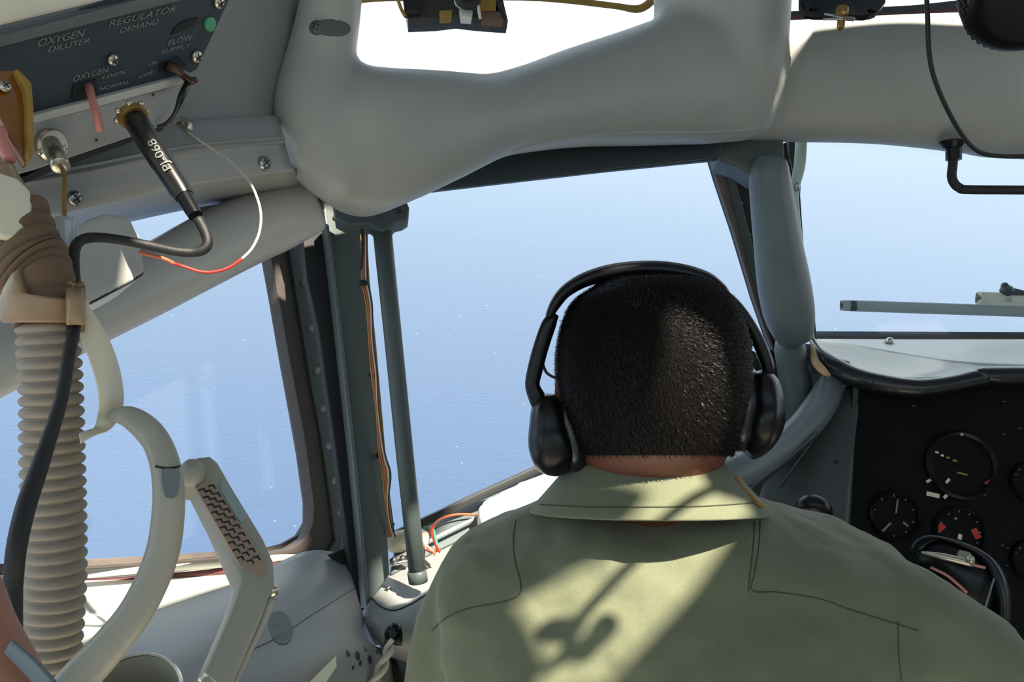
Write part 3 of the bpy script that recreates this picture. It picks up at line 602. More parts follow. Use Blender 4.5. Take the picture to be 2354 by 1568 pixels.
# ================================================================ oxygen hose
hz = thing('oxygen_hose', 'beige corrugated rubber hose hanging down the left side of the picture', 'hose', P(115, 1560, .5))
path = [(108, 742, .50, 66), (112, 830, .50, 68), (116, 920, .50, 68), (120, 1020, .50, 69), (125, 1120, .50, 69), (128, 1220, .50, 68), (127, 1320, .50, 67), (121, 1420, .50, 66), (117, 1500, .50, 65), (118, 1580, .50, 64), (122, 1700, .50, 64)]
q = sm(path, 60); acc = 0; rings = []
ln = [0]
for i in range(1, len(q)): ln.append(ln[-1] + math.hypot(q[i][0] - q[i - 1][0], q[i][1] - q[i - 1][1]))
rib = []
tot = ln[-1]; nr = int(tot / 27.2); k = 0
for i in range(nr * 10 + 1):
    s = tot * i / (nr * 10)
    while ln[k + 1] < s and k < len(q) - 2: k += 1
    f = (s - ln[k]) / max(1e-6, ln[k + 1] - ln[k]); a_ = [q[k][j] + (q[k + 1][j] - q[k][j]) * f for j in range(4)]
    ph = (i % 10) / 10; prof = max(0, math.sin(math.pi * ph)) ** .7
    w = a_[3] * (0.82 + 0.18 * prof); rib.append((a_[0] + 2.5 * math.sin(s / 90), a_[1], a_[2], w, w * a_[2] / F))
link('corrugated_tube', pt(rib, 1, 40), M['hose'], hz)
# bunched brown upper end
up = [(40, 470, .52, 60, .015), (52, 530, .515, 62, .016), (66, 580, .51, 68, .017), (74, 620, .508, 74, .018), (84, 655, .505, 72, .018), (100, 690, .50, 70, .018), (106, 735, .50, 68, .018)]
q = sm(up, 30); bun = []
for i, a_ in enumerate(q):
    ph = (i % 22) / 22; prof = max(0, math.sin(math.pi * ph)) ** .6; w = a_[3] * (.86 + .16 * prof); bun.append((a_[0] + 4 * math.sin(i / 15), a_[1], a_[2], w, a_[4] * (.86 + .16 * prof)))
bm_ = pt(bun, 1, 36)
c0 = P(75, 600, .51)
for v in bm_.vertices:            # skew the folds so they sweep up to the right
    dx = (v.co - c0).dot(RT); v.co += UP * dx * .55 * max(0.0, min(1.0, (v.co.z - P(100, 740, .5).z) / .035))
link('bunched_end', bm_, M['hosebrown'], hz)
link('upper_sleeve', pt([(-10, 390, .53, 40, .014), (10, 440, .53, 46, .014), (40, 500, .525, 58, .015), (60, 555, .515, 46, .014)], 5, 24), M['tan'], hz)
# tan cuff with cable clip
cf = pt([(104, 677, .50, 80, .0215), (103, 681, .50, 86, .0225), (101, 710, .50, 88, .023), (101, 738, .50, 86, .0225), (101, 743, .50, 80, .0215)], 3, 40, 2.2)
link('cuff', cf, M['tan'], hz)
link('cable_clip', pt([(174, 675, .495, 20, .012), (174, 679, .495, 21, .013), (174, 742, .49, 20, .013), (174, 746, .49, 19, .012)], 2, 20, 4), M['tan'], hz)
# cream disc
dk = slab([(-40, 400), (0, 395), (40, 408), (68, 435), (75, 470), (64, 510), (42, 540), (18, 546), (-40, 530)], Plane((0, 470, .50), (70, 470, .508), (30, 540, .495)), .006, bevel=.0022)
tag(link('cream_disc', dk, M['cream']), 'flat round cream disc at the left edge above the hose', 'disc')
# pale translucent strap looping right of the hose
def ribbon(path, thick=.0012, n=6):
    """path of (px,py,d, px2,py2,d2): two edges"""
    q = sm(path, n); A = [P(*a[:3]) for a in q]; B = [P(*a[3:]) for a in q]
    me = grid_mesh([A, B], False, False); r = realize(me, [('SOLIDIFY', dict(thickness=thick, offset=0.0)), ('BEVEL', dict(width=thick * .3, segments=1))]); smooth(r); return r
sp = ribbon([(196, 690, .50, 170, 745, .50), (225, 735, .505, 190, 790, .495), (255, 790, .51, 210, 840, .495), (275, 850, .515, 224, 890, .495), (284, 910, .515, 228, 930, .495), (278, 950, .51, 222, 965, .50), (255, 985, .50, 215, 985, .50), (220, 1000, .485, 200, 990, .49), (185, 1020, .475, 182, 996, .48)])
tag(link('pale_strap', sp, M['cream']), 'pale translucent strap looping out from the hose cuff and back', 'strap')
# ================================================================ curved grey handle
hd = thing('curved_handle', 'curved grey plastic handle bow reaching down behind the hose', 'handle', P(200, 1560, .47))
hm = pt([(270, 955, .505, 14, .008), (300, 960, .503, 24, .010), (335, 985, .50, 30, .011), (362, 1020, .498, 31, .011), (380, 1070, .495, 33, .012), (388, 1130, .492, 35, .012), (386, 1190, .49, 36, .012), (376, 1260, .488, 37, .012), (352, 1330, .485, 38, .012), (310, 1410, .48, 39, .012), (255, 1480, .475, 41, .012), (200, 1540, .47, 44, .012), (130, 1620, .46, 46, .012)], 7, 24, 3.2)
link('bow', hm, M['handle'], hd); t_ = bvh(hm)
link('joint_line', seam(t_, [(358, 1072), (375, 1076), (395, 1076), (412, 1072)], .0007, 4), M['black'], hd)
pc = [on(t_, *a, .0006) for a in sm([(373, 1082), (392, 1078), (409, 1084), (410, 1120), (405, 1140), (392, 1146), (380, 1140), (374, 1118)], 4, True)]
if all(pc):
    nn = (pc[0] - pc[10]).cross(pc[5] - pc[15]).normalized()
    if nn.dot(pc[0] - CAM) > 0: nn.negate()
    rc = link('oval_inset', slab3([q + nn * .0015 for q in pc], nn, .006), M['paint_dk'], hd)
# ================================================================ bent grip with tan grille
gp = thing('bent_grip', 'bent grey grip handle with a tan slotted inset, standing before the side window', 'handle', P(500, 1568, .50))
PG = Plane((470, 1080, .56), (620, 1320, .545), (500, 1540, .50))
gm = slab(sm([(426, 1068), (455, 1050), (484, 1047), (502, 1062), (535, 1120), (575, 1185), (608, 1240), (630, 1290), (633, 1330), (627, 1370), (590, 1450), (535, 1575), (510, 1640), (440, 1640), (470, 1548), (500, 1480), (530, 1410), (546, 1365), (556, 1330), (545, 1305), (500, 1205), (456, 1118), (430, 1115)], 1, True), PG, .026, bevel=.003)
link('grip_body', gm, M['handle'], gp)
link('hinge', cyl(PG.hit(418, 1092, -.004), PG.hit(452, 1088, -.004), .0075, 18, bev=.001), M['steel'], gp)
link('hinge_block', ball(PG.hit(442, 1090, .0), .0085, 14, (1, 1, 1.2)), M['handle'], gp)
grl = [(450, 1122), (478, 1098), (608, 1285), (610, 1326), (552, 1300)]
gi = link('grille', slab(grl, PG, .003, off=.0018), M['grip'], gp); gi['label'] = 'tan slotted inset'
hbm = []
for i in range(10):
    for j in range(3):
        t = (i + .6) / 10.4; s = (j + .5) / 3
        ax0 = (452 + 98 * t, 1118 + 178 * t); bx0 = (484 + 122 * t, 1104 + 192 * t)
        x = ax0[0] + (bx0[0] - ax0[0]) * s; y = ax0[1] + (bx0[1] - ax0[1]) * s
        if j % 2: x += 4; y += 8
        hbm.append(slab([(x - 7, y - 1), (x + 6, y - 5), (x + 12, y + 6), (x + 9, y + 6), (x + 4, y - 1), (x - 6, y + 2)], PG, .0006, off=.0024))
link('grille_slots', join(hbm), M['black'], gi)
link('inset_plate', slab(sm([(508, 1110), (522, 1108), (560, 1170), (567, 1188), (560, 1196), (548, 1194), (510, 1130)], 3, True), PG, .001, off=.0007), mat('pale_blue_inset', (140, 156, 154), .4), gp)
link('edge_rail', ptw([(628, 1375, .538), (600, 1440, .53), (560, 1520, .52), (530, 1590, .51)], .0022), M['handle'], gp)
link('cable', ptw([(612, 1382, .55), (575, 1460, .54), (530, 1560, .53), (515, 1600, .525)], .0015), M['black'], gp)
for (x, y) in ((626, 1358), (606, 1384), (598, 1372)): link('latch_knob', ball(PG.hit(x, y, -.006), .0042, 10), M['steel'], gp)
link('foot_pivot', cyl(P(468, 1548, .50), P(500, 1575, .50), .005, 14), M['steel'], gp)
# round bin at bottom
rb = thing('round_cup', 'round metal cup with a bright rim at the bottom edge behind the curved handle', 'cup', P(300, 1640, .56))
cc = P(298, 1612, .58)
link('cup_wall', lathe(cc, UP * .75 - FW * .65, [(.0001, -.05), (.030, -.05), (.034, 0), (.033, 0), (.029, -.046), (.0001, -.046)], 40), M['handle'], rb)
link('rim', lathe(cc, UP * .75 - FW * .65, [(.033, -.0015), (.0355, 0), (.0345, .0015), (.033, .001), (.033, -.0015)], 40, False), M['steel'], rb)
# soft rubber thing, lower left corner
rp = blob([pt([(-80, 1300, .36, 40, .012), (-56, 1360, .35, 58, .014), (-36, 1440, .345, 66, .015), (-6, 1520, .34, 76, .016), (30, 1590, .335, 76, .016), (70, 1660, .33, 70, .016)], 5, 20)], .003, 4)
tag(link('rubber_mask', rp, M['pad']), 'orange pink rubbery mask edge in the bottom left corner in front of the hose', 'mask')
tag(link('grey_band', ribbon([(30, 1470, .325, 10, 1500, .325), (80, 1515, .318, 60, 1550, .32), (130, 1570, .312, 105, 1600, .314), (170, 1640, .308, 140, 1650, .31)], .002), M['paint_dk']), 'blue grey band crossing the orange pink mask in the bottom left corner', 'strap')
# ================================================================ loose wires
gr = P(418, 292, .79)
wt = thing('grommet_wire', 'thin cream wire bowing from the grommet on the wall down to the grey housing', 'wire', gr)
link('cream_run', ptw([(420, 296, .79), (470, 330, .78), (530, 370, .75), (575, 420, .72), (598, 480, .70), (597, 530, .69), (580, 570, .68), (556, 595, .675)], .0011), M['wire'], wt)
w_ = link('red_run', ptw([(556, 595, .675), (520, 618, .67), (470, 626, .665), (420, 612, .66), (400, 606, .655)], .0012), M['red'], wt); w_['label'] = 'red section of the wire'
link('cream_run', ptw([(400, 606, .655), (375, 594, .65), (335, 584, .645), (322, 580, .64)], .0014), M['orange'], wt)
link('grommet', lathe(gr, -FW + UP * .1, [(0, -.002), (.010, -.002), (.010, 0), (.0075, .004), (.004, .004), (.0035, 0), (0, 0)], 20), M['steel'], wt)
cwr = thing('edge_wiring', 'copper coloured wires tied along the left edge of the middle window', 'wiring', P(900, 1240, 1.12))
for k, (m, dx) in enumerate((('orange', 0), ('wire', 6), ('brass', -4), ('dark', 9))):
    link('wire', ptw([(834 + dx, 500, 1.12), (838 + dx * .6, 570, 1.12), (836 + dx, 640, 1.115), (846 + dx, 700, 1.11), (851 + dx * .7, 780, 1.11), (858 + dx, 860, 1.10), (866 + dx * .4, 940, 1.10), (875 + dx, 1040, 1.10), (885 + dx * 1.4, 1090, 1.095), (887 + dx * .6, 1150, 1.09), (894 + dx * .5, 1205, 1.09), (900 + dx, 1235, 1.09)], .0013), M[m], cwr)
for (x, y) in ((836, 650), (858, 862), (876, 1047), (896, 1206)): link('cable_tie', ball(P(x, y, 1.105), .006, 10, (1.1, 1, .7)), M['black'], cwr)
# ================================================================ grab tube and its bracket
gb = thing('window_strut', 'slim round grey strut from bracket to ledge in front of the middle window', 'strut', P(960, 1330, 1.03))
link('tube', tube([P(876, 505, 1.10), P(902, 760, 1.085), P(930, 1040, 1.06), (P(960, 1322, 1.03))], [.0125, .0115, .011, .0105], 24), M['slate'], gb)
link('base_collar', cyl(P(958, 1312, 1.03), P(962, 1340, 1.03), .0118, 24, bev=.001), M['slate'], gb)
PK = Plane((780, 500, 1.08), (930, 470, 1.10), (860, 530, 1.08))
link('bracket', slab([(760, 440), (925, 440), (941, 476), (938, 498), (925, 506), (908, 510), (900, 520), (880, 530), (862, 524), (850, 514), (800, 516), (770, 500)], PK, .03, bevel=.003), M['slate'], gb)
screw(PK.hit(916, 486, .0), PK.n, .004, gb, 'dark', slot=False)
link('cable', ptw([(828, 500, 1.09), (834, 560, 1.10), (830, 620, 1.10)], .0018), M['black'], gb)
# wiring junction at the foot of the window
jb = thing('wire_junction', 'cream wrapped connector bundle with orange and green wires on the ledge by the strut', 'connector', P(930, 1290, 1.12))
link('wrapped_end', blob([pt([(893, 1262, 1.14, 16, .01), (905, 1250, 1.14, 24, .014), (930, 1242, 1.14, 25, .015), (960, 1240, 1.145, 26, .015), (985, 1238, 1.15, 16, .01)], 4, 18)], .003, 3), M['cream'], jb)
for m, pth in (('orange', [(1098, 1183, 1.24), (1050, 1183, 1.22), (1015, 1192, 1.20), (995, 1210, 1.17), (982, 1232, 1.15)]), ('orange', [(990, 1212, 1.15), (998, 1240, 1.13), (1005, 1265, 1.11), (985, 1258, 1.12)]), ('green', [(975, 1214, 1.16), (994, 1214, 1.15), (1000, 1235, 1.13), (1008, 1262, 1.11)]), ('red', [(1000, 1205, 1.15), (992, 1225, 1.14), (1002, 1250, 1.12), (1010, 1268, 1.10)]), ('wire', [(978, 1262, 1.11), (1000, 1275, 1.10), (985, 1258, 1.12), (965, 1250, 1.13)]), ('orange', [(1000, 1272, 1.09), (980, 1262, 1.11), (972, 1250, 1.13)])):
    link('wire', ptw(pth, .0018, 6), M[m], jb)
tag(link('ledge_clip', join([cyl(P(896, 1298, 1.11), P(940, 1290, 1.12), .003, 10), ball(P(905, 1290, 1.11), .006, 8), ball(P(925, 1285, 1.12), .005, 8)]), M['chrome']), 'small pale metal clip on the ledge below the wrapped connector', 'clip')
tag(link('white_box', blob([slab([(1098, 1165), (1118, 1145), (1200, 1105), (1262, 1080), (1330, 1078), (1420, 1140), (1400, 1200), (1120, 1210), (1104, 1195)], Plane((1100, 1200, 1.18), (1300, 1160, 1.22), (1290, 1080, 1.28)), .05)], .005, 3), M['white']), 'smooth white box lying on the sill behind the left shoulder', 'box')
tw2 = thing('twisted_wires', 'pair of white twisted wires leaving a black clamp at the bottom of the ledge', 'wires', P(905, 1460, .95))
A = []; B = []
for i in range(60):
    t = i / 59; x = 903 - 50 * t - 20 * t * t; y = 1470 + 150 * t; g = t * 11; r = 7 + 5 * t
    A.append(P(x + r * math.sin(g), y, .95 - .04 * t + .004 * math.cos(g))); B.append(P(x - r * math.sin(g), y, .95 - .04 * t - .004 * math.cos(g)))
link('wire', tube(A, .0032, 8), M['wire'], tw2); link('wire', tube(B, .0032, 8), M['wire'], tw2)
link('clamp', join([lathe(P(905, 1458, .955), -FW + UP * .3, [(0, 0), (.010, 0), (.010, .004), (.006, .006), (.004, .010), (0, .010)], 18), cyl(P(885, 1470, .95), P(925, 1474, .95), .005, 12), ball(P(908, 1448, .955), .008, 10)]), M['blackgl'], tw2)
# ================================================================ PERSON
man = thing('person', 'person with short black hair in an olive green shirt seen from behind', 'person', P(1500, 1900, .74))
head = [(1492, 640, .768, 66, .035), (1492, 656, .768, 112, .055), (1494, 690, .767, 163, .078), (1496, 745, .765, 194, .091), (1498, 810, .764, 208, .097), (1498, 880, .764, 208, .097), (1498, 950, .766, 196, .092), (1498, 1010, .77, 176, .080), (1498, 1060, .776, 158, .068)]
body = [pt(head, 5, 30, 2.1),
        pt([(1500, 940, .77, 150, .060), (1498, 1020, .77, 148, .058), (1495, 1100, .775, 152, .058), (1495, 1140, .80, 128, .042)], 5, 24),
        pt([(1495, 1240, .83, 130, .03), (1520, 1270, .795, 330, .06), (1540, 1330, .785, 430, .08), (1550, 1420, .775, 440, .092), (1556, 1568, .76, 440, .10), (1556, 1800, .75, 440, .105), (1556, 2080, .75, 450, .11)], 5, 28, 2.4, hz=True)]
def W3(c, r, sc=(1, 1, 1)): return ball(c, r, 16, sc)
fc_ = P(1500, 930, .86)                       # face side, turned away from the camera
body += [W3(P(1500, 990, .845), .052, (1, 1.0, 1.1)), W3(P(1500, 930, .868), .014, (.9, 1.3, 1.6)), W3(P(1440, 880, .855), .022, (1.2, .7, .5)), W3(P(1560, 880, .855), .022, (1.2, .7, .5)), W3(P(1500, 985, .882), .012, (2.0, .6, .5))]
for s in (-1, 1): body.append(W3(P(1500 + s * 208, 905, .755), .018, (.4, .9, 1.4)))
def w(x, y, z): return Vector((x, y, z))
SHL, SHR = P(1110, 1350, .79), P(1960, 1410, .785)
ELL, ELR = P(1020, 1760, .80), P(2400, 1780, .77)
HL, HR = w(.02, 1.12, .72), w(.48, 1.10, .76)
def limb(a, b, c, r): return tube([a, a.lerp(b, .5), b, b.lerp(c, .5), c], r, 18, 4)
body += [limb(SHL, ELL, HL, [.036, .038, .034, .032, .024]), limb(SHR, ELR, HR, [.036, .038, .034, .032, .024])]
for h, s in ((HL, 1), (HR, -1)):
    body.append(W3(h + w(0, .045, -.005), .036, (.95, 1.2, .45)))
    for i in range(4):
        b0 = h + w((i - 1.5) * .019, .080, 0); l = (.036, .042, .040, .032)[i]
        body.append(tube([b0 - w(0, .015, 0), b0 + w(0, l * .6, -.006), b0 + w(0, l, -.028), b0 + w(0, l * .6, -.044)], [.0092, .0088, .008, .007], 10, 3))
    body.append(tube([h + w(s * .026, .02, 0), h + w(s * .046, .05, -.008), h + w(s * .040, .075, -.026)], [.011, .010, .008], 10, 3))
bmesh_ = blob(body, .0045, 5, .5)
link('body', bmesh_, M['skin'], man)
for s in (-1, 1): ey = link('eye', ball(P(1500 + s * 62, 905, .862), .011, 12), M['white'], man)
# hair : close cap plus short strands
cap = []
for (x, y, d, hw, rd) in head: cap.append((x, y - 2, d, hw + 9, rd + .004))
cap = [(1490, 628, .768, 22, .014)] + cap
capm = pt(cap, 6, 48, 2.1, caps=False)
bm = bmesh.new(); bm.from_mesh(capm)
pn_ = RT.cross(P(1497, 1047, 1) - CAM).normalized()
if pn_.dot(UP) > 0: pn_.negate()               # points down: trim the nape line
bmesh.ops.bisect_plane(bm, geom=bm.verts[:] + bm.edges[:] + bm.faces[:], plane_co=P(1497, 1047, .7), plane_no=pn_, clear_outer=True)
def is_face(p):                               # the face side stays bare
    q = p - CAM; d = q.dot(FW); py = 784 - q.dot(UP) / d * F
    return d > .80 and py > 800
bmesh.ops.delete(bm, geom=[f for f in bm.faces if is_face(f.calc_center_median())], context='FACES')
bm.to_mesh(capm); bm.free()
hr = link('hair', capm, M['hairshell'], man); smooth(capm)
tris = []; vs = []; fs = []
capm.calc_loop_triangles()
T3 = [(t, t.area) for t in capm.loop_triangles]; tot = sum(a for _, a in T3)
whorl = P(1470, 735, .69)
rnd = random.Random(5)
for t, a in T3:
    k = a / tot * 34000; k = int(k) + (1 if rnd.random() < k - int(k) else 0)
    A_, B_, C_ = [capm.vertices[i].co for i in t.vertices]; nn = t.normal
    for _ in range(k):
        r1, r2 = rnd.random(), rnd.random()
        if r1 + r2 > 1: r1, r2 = 1 - r1, 1 - r2
        p = A_ + (B_ - A_) * r1 + (C_ - A_) * r2
        if nn.dot(p - P(1497, 840, .765)) < 0: nn = -nn
        aw = p - whorl; aw = aw - nn * aw.dot(nn)
        if aw.length < 1e-5: continue
        tw_ = nn.cross(aw).normalized()
        dr = (aw.normalized() * .75 + tw_ * .35 + nn * .30 - UP * .15 + Vector((rnd.gauss(0, .22), rnd.gauss(0, .22), rnd.gauss(0, .22)))).normalized()
        L = rnd.uniform(.003, .0075); sd = dr.cross(nn).normalized() * .00022; b0 = len(vs)
        m1 = p + dr * L * .55 + nn * .0006; ti = p + dr * L - nn * .0012
        q0 = p - nn * .001
        vs += [q0 - sd, q0 + sd, m1 + sd * .8, m1 - sd * .8, ti]; fs += [(b0, b0 + 1, b0 + 2, b0 + 3), (b0 + 3, b0 + 2, b0 + 4)]
sm_ = bpy.data.meshes.new('strands'); sm_.from_pydata([tuple(v) for v in vs], [], fs); sm_.update(); smooth(sm_)
stn = link('hair_strands', sm_, M['hair'], hr)
# shirt
shirt_parts = [pt([(1492, 1125, .795, 172, .062), (1494, 1165, .772, 205, .072), (1502, 1198, .768, 280, .078), (1530, 1232, .768, 398, .086), (1548, 1270, .772, 505, .097), (1554, 1325, .772, 555, .112), (1556, 1400, .768, 552, .124), (1556, 1500, .757, 535, .131), (1556, 1650, .745, 522, .134), (1556, 1850, .74, 510, .132), (1556, 2080, .74, 515, .135)], 6, 40, 2.45, hz=True),
    tube([SHL + w(.03, 0, .015), SHL.lerp(ELL, .25) , SHL.lerp(ELL, .6), ELL, ELL.lerp(HL, .5), ELL.lerp(HL, .92)], [.062, .060, .054, .050, .044, .038], 20, 4),
    tube([P(1870, 1340, .785), P(1990, 1400, .765), P(2120, 1490, .75), P(2260, 1610, .745), ELR, ELR.lerp(HR, .5), ELR.lerp(HR, .92)], [.048, .056, .060, .060, .054, .046, .038], 20, 4)]
tex = bpy.data.textures.new('folds', 'CLOUDS'); tex.noise_scale = .055; tex.noise_depth = 2
tex2 = bpy.data.textures.new('creases', 'MARBLE'); tex2.noise_scale = .09; tex2.turbulence = 8
shm = blob(shirt_parts, .0055, 12, .6, extra=[('DISPLACE', dict(texture=tex, strength=.010, mid_level=.5, texture_coords='LOCAL')), ('DISPLACE', dict(texture=tex2, strength=.005, mid_level=.5, texture_coords='LOCAL'))])
sh = link('shirt', shm, M['cloth'], man); ts = bvh(shm)
for pth in ([(1186, 1195), (1180, 1240), (1184, 1290), (1196, 1335), (1192, 1368), (1150, 1385), (1080, 1398), (1030, 1418), (992, 1450)],
            [(1748, 1195), (1744, 1260), (1734, 1320), (1730, 1358), (1790, 1362), (1880, 1376), (1950, 1400), (2040, 1428), (2110, 1450)],
            [(2064, 1430), (2066, 1500), (2072, 1566)], [(1735, 1200), (1731, 1260), (1724, 1320), (1720, 1362)]):
    link('seam', seam(ts, pth, .0007, 8, -.0002), M['seam'], sh)
# collar
def ring_pts(cx, cy, d, hw, rd, n=48, tilt=0.0):
    out = []
    for k in range(n):
        g = 2 * math.pi * k / n; x = math.cos(g); y = math.sin(g)     # y>0 away from the camera
        out.append(P(cx, cy, d) + RT * (hw * d / F * x) + Vector((0, 1, 0)) * rd * y + Vector((0, 0, 1)) * tilt * y)
    return out
cr_ = [ring_pts(1490, 1122, .780, 158, .058, tilt=-.03), ring_pts(1488, 1078, .778, 168, .062, tilt=-.03), ring_pts(1488, 1068, .778, 176, .066, tilt=-.03), ring_pts(1488, 1074, .778, 184, .070, tilt=-.03), ring_pts(1489, 1110, .778, 214, .082, tilt=-.035), ring_pts(1490, 1150, .778, 252, .094, tilt=-.04), ring_pts(1491, 1180, .778, 276, .101, tilt=-.045)]
cm = realize(grid_mesh(cr_, True, False), [('SOLIDIFY', dict(thickness=.002, offset=0.0)), ('SUBSURF', dict(levels=1))]); smooth(cm)
cl = link('collar', cm, M['cloth'], sh); tcl = bvh(cm)
link('stitching', seam(tcl, [(1240, 1160), (1350, 1166), (1490, 1166), (1620, 1164), (1735, 1156)], .0006, 8), M['seam'], cl)
link('cord_loop', pt([(1692, 1098, .735, 5, .003), (1704, 1120, .73, 8, .004), (1724, 1142, .725, 8, .004), (1744, 1158, .72, 7, .004), (1757, 1164, .72, 3, .002)], 5, 10), M['strap'], sh)
# trousers below the picture
hip = w(.16, .72, .56)
tr_ = blob([tube([hip + w(-.02, 0, .06), hip + w(-.09, .22, .0), hip + w(-.10, .44, .0), hip + w(-.10, .50, -.25), hip + w(-.10, .52, -.50)], [.13, .088, .07, .06, .05], 18, 4), tube([hip + w(.06, 0, .06), hip + w(.15, .22, 0), hip + w(.17, .44, 0), hip + w(.17, .50, -.25), hip + w(.17, .52, -.50)], [.13, .088, .07, .06, .05], 18, 4)], .012, 5)
link('trousers', tr_, M['trouser'], man)
# seat under him
seat = thing('pilot_seat', 'dark seat cushion under the person in the olive shirt', 'seat', w(.20, .70, .0))
link('cushion', slab3([w(-.06, .52, .44), w(.48, .52, .44), w(.48, .98, .44), w(-.06, .98, .44)], w(0, 0, 1), .10, bevel=.02), M['trouser'], seat)
link('pedestal', cyl(w(.20, .74, 0), w(.20, .74, .35), .09, 20), M['dark'], seat)
# ================================================================ HEADSET
hs_ = thing('headset', 'black over-ear headset worn by the person, band over the crown', 'headset', P(1490, 620, .76))
link('headband', pt([(1262, 728, .752, 9, .015), (1276, 700, .752, 13, .018), (1300, 670, .752, 15, .020), (1345, 643, .752, 17, .021), (1410, 625, .752, 19, .021), (1490, 618, .752, 19, .021), (1560, 624, .752, 19, .021), (1620, 640, .752, 17, .021), (1655, 660, .752, 12, .020), (1668, 672, .752, 9, .017)], 6, 20, 3), M['blackgl'], hs_)
link('yoke_arm', pt([(1276, 722, .754, 10, .008), (1262, 745, .754, 17, .010), (1243, 800, .755, 18, .010), (1230, 850, .755, 18, .010), (1224, 885, .755, 17, .010), (1235, 915, .757, 20, .012), (1245, 940, .76, 18, .012)], 6, 16, 3), M['blackgl'], hs_)
link('yoke_arm', pt([(1656, 665, .754, 8, .008), (1690, 700, .754, 13, .010), (1722, 745, .755, 14, .010), (1748, 795, .755, 15, .010), (1764, 838, .756, 15, .011), (1766, 860, .758, 12, .012)], 6, 16, 3), M['blackgl'], hs_)
def cup(path, name='ear_cup'):
    c = blob([pt(path, 6, 28, 2.6)], .0025, 5); o = link(name, c, M['blackgl'], hs_); return o
c1 = cup([(1262, 905, .76, 12, .02), (1262, 930, .76, 38, .033), (1266, 975, .762, 50, .040), (1272, 1020, .762, 58, .042), (1284, 1058, .762, 52, .036), (1296, 1082, .762, 24, .02)])
link('ear_cushion', blob([pt([(1300, 905, .758, 22, .026), (1308, 950, .76, 38, .034), (1318, 1000, .76, 40, .036), (1325, 1050, .76, 34, .032), (1328, 1080, .76, 18, .02)], 6, 24)], .0025, 4), M['leather'], c1)
c2 = cup([(1752, 852, .76, 16, .02), (1756, 880, .76, 34, .033), (1762, 925, .762, 40, .040), (1758, 970, .762, 44, .042), (1738, 1010, .762, 40, .036), (1712, 1038, .762, 28, .022)])
link('ear_cushion', blob([pt([(1712, 850, .758, 22, .026), (1720, 900, .76, 34, .034), (1716, 950, .76, 36, .036), (1704, 1000, .76, 34, .032), (1698, 1034, .76, 20, .02)], 6, 24)], .0025, 4), M['leather'], c2)
link('cable', ptw([(1248, 838, .75), (1256, 856, .748), (1270, 866, .746), (1285, 871, .745)], .0013), M['black'], hs_)
for (x, y) in ((1716, 790), (1726, 822)): link('pivot_knob', ball(P(x, y, .742), .006, 12), M['ring'], hs_)
link('mic_boom', ptw([(1262, 1050, .80), (1300, 1060, .84), (1370, 1040, .88), (1440, 1000, .90)], .0025), M['black'], hs_)
# ================================================================ RIGHT SIDE
# glareshield: pale windscreen base, black leather hood
gs = patch([[(1872, 779, 1.84), (2100, 780, 1.86), (2400, 780, 1.88), (3300, 780, 1.90)],
            [(1874, 783, 1.70), (2100, 796, 1.70), (2400, 806, 1.72), (3300, 812, 1.74)],
            [(1878, 790, 1.58), (2100, 822, 1.60), (2400, 842, 1.60), (3300, 850, 1.6)]], .006, 5, 5)
struct(link('wall_front', gs, M['white']))
gl = thing('glareshield', 'black leather covered hood over the instrument panel', 'glareshield', P(2200, 900, 1.35))
gt = patch([[(1866, 782, 1.58), (1960, 792, 1.60), (2080, 812, 1.61), (2220, 832, 1.62), (2400, 840, 1.62), (3300, 850, 1.62)],
            [(1880, 812, 1.50), (1980, 832, 1.50), (2100, 850, 1.50), (2220, 852, 1.50), (2400, 848, 1.50), (3300, 850, 1.5)],
            [(1905, 838, 1.44), (2000, 862, 1.42), (2110, 870, 1.42), (2230, 860, 1.42), (2400, 850, 1.42), (3300, 850, 1.42)]], .006, 6, 5)
link('top_cover', gt, M['leather'], gl)
rl = pt([(1872, 790, 1.56, 9, .012), (1900, 832, 1.47, 22, .018), (1960, 866, 1.43, 24, .02), (2030, 884, 1.41, 24, .022), (2110, 892, 1.40, 22, .022), (2190, 882, 1.40, 20, .02), (2260, 868, 1.40, 21, .02), (2354, 864, 1.40, 22, .02), (3300, 864, 1.40, 22, .02)], 6, 20, 2.2)
link('rolled_edge', rl, M['leather'], gl); trl = bvh(rl)
link('edge_seam', seam(trl, [(2008, 868), (2006, 890), (2005, 906)], .0012, 4), M['black'], gl)
el = link('frayed_edge', pt([(1868, 800, 1.50, 6, .005), (1874, 830, 1.46, 9, .006), (1890, 850, 1.43, 9, .006), (1904, 862, 1.41, 5, .005)], 5, 10), mat('frayed_foam', (186, 150, 110), .8, bump=.6, bscale=150, var=.3, vscale=90), gl); el['label'] = 'frayed tan corner'
